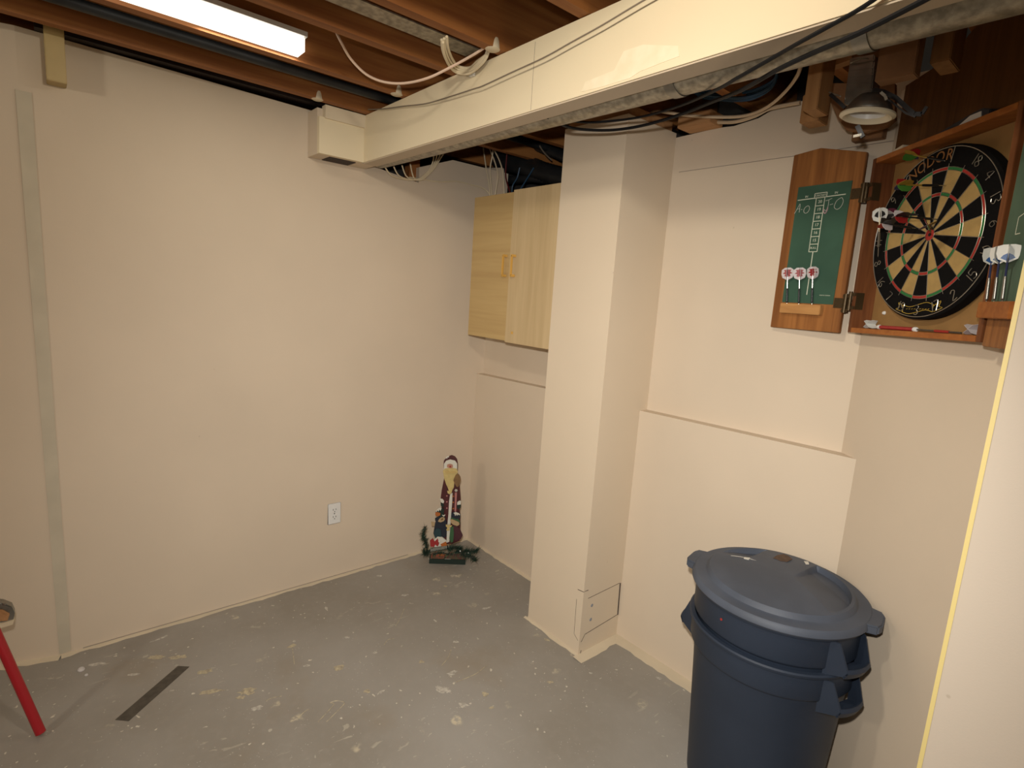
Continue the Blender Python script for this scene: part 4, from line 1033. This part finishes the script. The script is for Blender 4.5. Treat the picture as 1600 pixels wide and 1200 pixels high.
# right bear
cut('bear_hat', [(388, 640), (392, 610), (420, 600), (455, 606), (478, 625), (474, 660), (440, 668), (405, 656)], navy, .014, .008)
cut('hat_snow', [(410, 612), (430, 602), (460, 612), (474, 628), (462, 632), (456, 622), (444, 636), (436, 620), (428, 640), (420, 616)], snow, .018, .006)
cut('bear_head', [(384, 665), (400, 648), (450, 655), (472, 690), (470, 720), (440, 735), (400, 715), (384, 690)], green, .013, .007)
cut('bear_muzzle', [(380, 676), (396, 668), (425, 680), (462, 698), (468, 718), (448, 732), (412, 722), (388, 704)], tan, .018, .006)
cut('bear_body', [(390, 730), (440, 728), (470, 760), (498, 820), (480, 855), (440, 870), (400, 860), (384, 800)], rose, .008, .010)
cut('bear_scarf', [(384, 740), (410, 735), (415, 800), (408, 880), (388, 890), (372, 850), (378, 790)], green, .014, .006)
cut('bow', [(340, 716), (358, 728), (372, 712), (380, 730), (400, 724), (388, 744), (372, 742), (376, 772), (356, 778), (342, 770), (356, 748), (340, 736)], beard, .018, .006)
# parcels and base
cut('parcel', [(232, 860), (262, 832), (305, 838), (345, 872), (345, 900), (300, 930), (205, 930), (200, 880)], snow, .016, .012)
cut('poinsettia', [(195, 925), (190, 870), (215, 850), (236, 880), (262, 850), (276, 900), (262, 925), (240, 905), (230, 930)], redp, .022, .008)
cut('parcel', [(290, 905), (340, 880), (352, 915), (300, 925)], orangep, .022, .010)
cut('signboard', [(190, 945), (355, 915), (360, 950), (194, 975)], dkgreen, .024, .008)
lt = MB()
for i in range(13): 
    x_ = 200+i*12; y0 = 944-i*2.2
    lt.prism([sp_(640+(x_+a)/6, 700+(y0+b)/6, .026) for a, b in ((-2, 0), (2, 0), (3, 26), (-1, 26))], -SN*.002)
lt.build('painted_icicles', snow, sn)
bs = MB().obox(SA-SN*.055+SE*.002, SE*.208, SN*.060, zv*.030).build('base_board', dkgreen, sn, .001)
cut('base_flowers', [(196, 1030), (210, 990), (250, 975), (300, 985), (330, 1010), (325, 1040), (250, 1060), (210, 1055)], mat('painted_flowers', (.24, .05, .03), .5, noise=.9, nscale=90, col2=(.05, .07, .03)), .014, .008)
cut('base_fruit', [(270, 985), (320, 980), (335, 1000), (300, 1015), (268, 1005)], orangep, .018, .006)
cut('base_leaves', [(330, 1000), (380, 985), (450, 975), (520, 1000), (520, 1045), (440, 1050), (340, 1045)], mat('painted_leaves', (.07, .09, .04), .5, noise=.9, nscale=90, col2=(.10, .02, .02)), .012, .008)
ic = MB()
for g_pts in ([(178, 1038), (200, 1036), (194, 1052), (190, 1064), (184, 1052)], [(328, 1040), (385, 1042), (370, 1052), (364, 1072), (356, 1054), (346, 1074), (340, 1052)], [(432, 1052), (515, 1052), (510, 1088), (500, 1068), (488, 1086), (478, 1068), (466, 1078), (458, 1064), (446, 1074)]):
    ic.prism([sp_(640+x/6, 700+y/6, .0145) for x, y in g_pts], -SN*.003)
ic.build('icicle_trim', snow, sn)
# greenery: needle sprigs
random.seed(3)
gr = MB(); 
def sprig(pts, n, ln, r=.03):
    P = [sp_(x, y, o_) for x, y, o_ in pts]
    gr.tube(P, .0016, 5, 4, mi=1)
    for i in range(n):
        t = random.random()*(len(P)-1); k = int(t); p = P[k].lerp(P[min(k+1, len(P)-1)], t-k)
        d_ = Vector((random.uniform(-1, 1), random.uniform(-1, 1), random.uniform(-.8, 1))).normalized()*ln*random.choice((.6, .8, 1.0, 1.6))
        q = p+d_; q.z = max(q.z, .003); q.x = max(q.x, XA+.004)
        w_ = d_.cross(Vector((.3, .5, .8))).normalized()*.0026
        gr.add([p-w_, p+w_, q], [(0, 1, 2)], 0 if i % 4 else 2)
sprig([(668, 868, .01), (666, 850, .012), (661, 838, .012), (664, 824, .01)], 520, .022)
sprig([(672, 862, .02), (664, 866, .02), (662, 860, .02)], 260, .022)
sprig([(712, 862, .03), (726, 862, .04), (738, 862, .05), (746, 860, .05)], 560, .026)
sprig([(722, 866, .04), (736, 870, .06), (744, 876, .06)], 340, .024)
sprig([(700, 858, .03), (712, 856, .03), (722, 858, .03)], 360, .024)
sprig([(676, 866, .07), (690, 864, .07), (706, 866, .07)], 200, .016)
g_ = gr.build('pine_greenery', [cm('needle_green', (.018, .045, .028)), cm('stem', (.05, .03, .02)), cm('needle_grey', (.07, .08, .06))], sn); g_['kind'] = 'stuff'
for (x, y, o_) in ((719, 861, .045), (732, 864, .055), (686, 846, .03)):
    MB().lathe([(0, .004), (.0035, .002), (.004, 0), (.0035, -.002), (0, -.004)], sp_(x, y, o_), SN, 10).build('white_berry', M['white'], sn)

# ------------------------------------------------------------------ floor bits, red tool at the left edge
tp_ = [W(180, 1125, 2, 0), W(201, 1127, 2, 0), W(296, 1042, 2, 0), W(278, 1041, 2, 0)]
tag(MB().prism([p+zv*.0004 for p in tp_], zv*.0012).build('floor_tape', M['tape']), 'short dark strip of worn tape stuck to the concrete floor at lower left', 'tape')
def pebble(px, py, r, label):
    c = W(px, py, 2, 0)
    tag(MB().lathe([(0, 0), (r, 0), (r*1.05, r*.3), (r*.7, r*.75), (0, r*.9)], c, (.1, .05, 1), 9).build('plaster_crumb', M['pebble']), label, 'crumb')
pebble(127, 1047, .012, 'larger white plaster crumb on the floor near the left wall')
pebble(135, 1055, .006, 'smaller white crumb beside the larger one on the floor near the left wall')
rt_ = W(70, 1133, 2, .0); 
base_ = W(64, 1150, 2, 0)+Vector((0, 0, .012)); top_ = W(-40, 915, 0, -1.50)
rs = thing('red_stand', base_, 'red tubular leg of a stand leaning in at the lower left corner', 'stand')
MB().tube([top_, base_], .0145, 16, 1).build('leg', M['red'], rs)
k0 = W(0, 962, 0, -1.50)
P2 = [W(x, y, 0, -1.50) for x, y in ((-22, 946), (2, 942), (18, 948), (23, 958), (21, 970), (4, 974), (-22, 980))]
MB().prism(P2, (-.035, 0, 0)).build('metal_bracket', M['steel'], rs, .003)
P3 = [W(x, y, 0, -1.495) for x, y in ((-22, 952), (4, 954), (15, 960), (12, 970), (-22, 973))]
MB().prism(P3, (-.012, 0, 0)).build('wood_block_insert', M['lumberx'], rs, .001)
MB().prism([W(x, y, 0, -1.495) for x, y in ((-22, 979), (22, 970), (20, 976), (-22, 988))], (-.03, 0, 0)).build('foot_plate', M['whitecable'], rs)
MB().lathe([(0, .006), (.006, .004), (.007, 0)], W(8, 944, 0, -1.50), (0, 0, 1), 8).build('bolt_head', M['steel'], rs)

# dried splashes of pale paint on the concrete
splat_mats = [mat('dried_cream_paint', (.52, .45, .30), .8, noise=.45, nscale=70, col2=(.30, .26, .20)), mat('dried_white_paint', (.55, .52, .45), .8, noise=.35, nscale=90, col2=(.34, .31, .27))]
random.seed(21)
for (px, py, r, asp, ang, mi) in [(320, 1050, .030, 1.8, .5, 0), (330, 1081, .034, 4.5, .35, 0), (386, 1080, .036, 1.5, .2, 0), (376, 1090, .018, 1.6, .2, 0), (530, 1044, .030, 1.3, 0, 0), (692, 1077, .034, 1.6, -.2, 1), (706, 1052, .024, 1.8, .6, 1), (759, 1085, .020, 1.1, 0, 0), (401, 1107, .022, 1.6, .5, 1),
    (456, 1010, .022, 1.3, .9, 0), (573, 1080, .018, 1.2, 0, 0), (244, 1027, .034, 1.9, .2, 0), (278, 1027, .030, 2.2, .3, 0), (250, 998, .024, 5, .9, 1), (210, 1054, .020, 3, .3, 1), (593, 900, .016, 1.8, 0, 1), (632, 930, .018, 2.2, .2, 1), (510, 951, .016, 2.6, -1.0, 1), (542, 996, .014, 2, 0, 1),
    (696, 916, .014, 1.4, 0, 0), (760, 950, .020, 3, .4, 1), (712, 1003, .014, 1.6, 0, 1), (658, 1034, .017, 1.1, 0, 0), (586, 1020, .012, 1.4, .5, 1), (680, 970, .010, 3, -.9, 1), (480, 1040, .014, 2.4, .3, 1), (724, 1102, .026, 1.4, 0, 1), (768, 1106, .012, 1.5, 0, 0), (855, 1000, .016, 1.7, -.5, 0), (923, 1052, .010, 1.2, 0, 1), (860, 1066, .014, 1.6, 0, 0), (1030, 1060, .016, 1.8, -.5, 1), (460, 1002, .010, 1.2, 0, 1), (595, 1082, .016, 3, .9, 1), (150, 1038, .030, 4, .3, 1)]:
    c = W(px, py, 2, 0); vx, vy = RT.copy(), _f.copy(); vx.z = vy.z = 0; vx.normalize(); vy.normalize()
    ex = vx*math.cos(ang)+vy*math.sin(ang); ey = -vx*math.sin(ang)+vy*math.cos(ang)
    n = 15; ro = [r*random.uniform(.55, 1.15) for _ in range(n)]; r_eff = 1/math.sqrt(asp)
    ring = [c+ex*(math.cos(2*math.pi*k/n)*ro[k]*asp*r_eff*.75)+ey*(math.sin(2*math.pi*k/n)*ro[k]*r_eff*.75)+zv*.0002 for k in range(n)]
    MB().prism(ring, zv*.0006).build('paint_splat', splat_mats[mi], floor)
for pts in ([(497, 1128), (512, 1112), (522, 1100), (516, 1098), (526, 1095), (538, 1098), (530, 1108), (510, 1128)], [(456, 1008), (458, 1022), (460, 1038)], [(632, 950), (626, 965), (618, 978)], [(705, 1015), (700, 1028), (690, 1040)], [(466, 1122), (476, 1112), (484, 1108)], [(415, 1095), (428, 1090), (440, 1088)], [(760, 1040), (745, 1052), (728, 1060), (712, 1066)], [(600, 1008), (606, 1000), (616, 998)]):
    MB().tube([W(x, y, 2, 0) for x, y in pts], .0016, 4, 4).build('scratch_mark', splat_mats[0], floor)
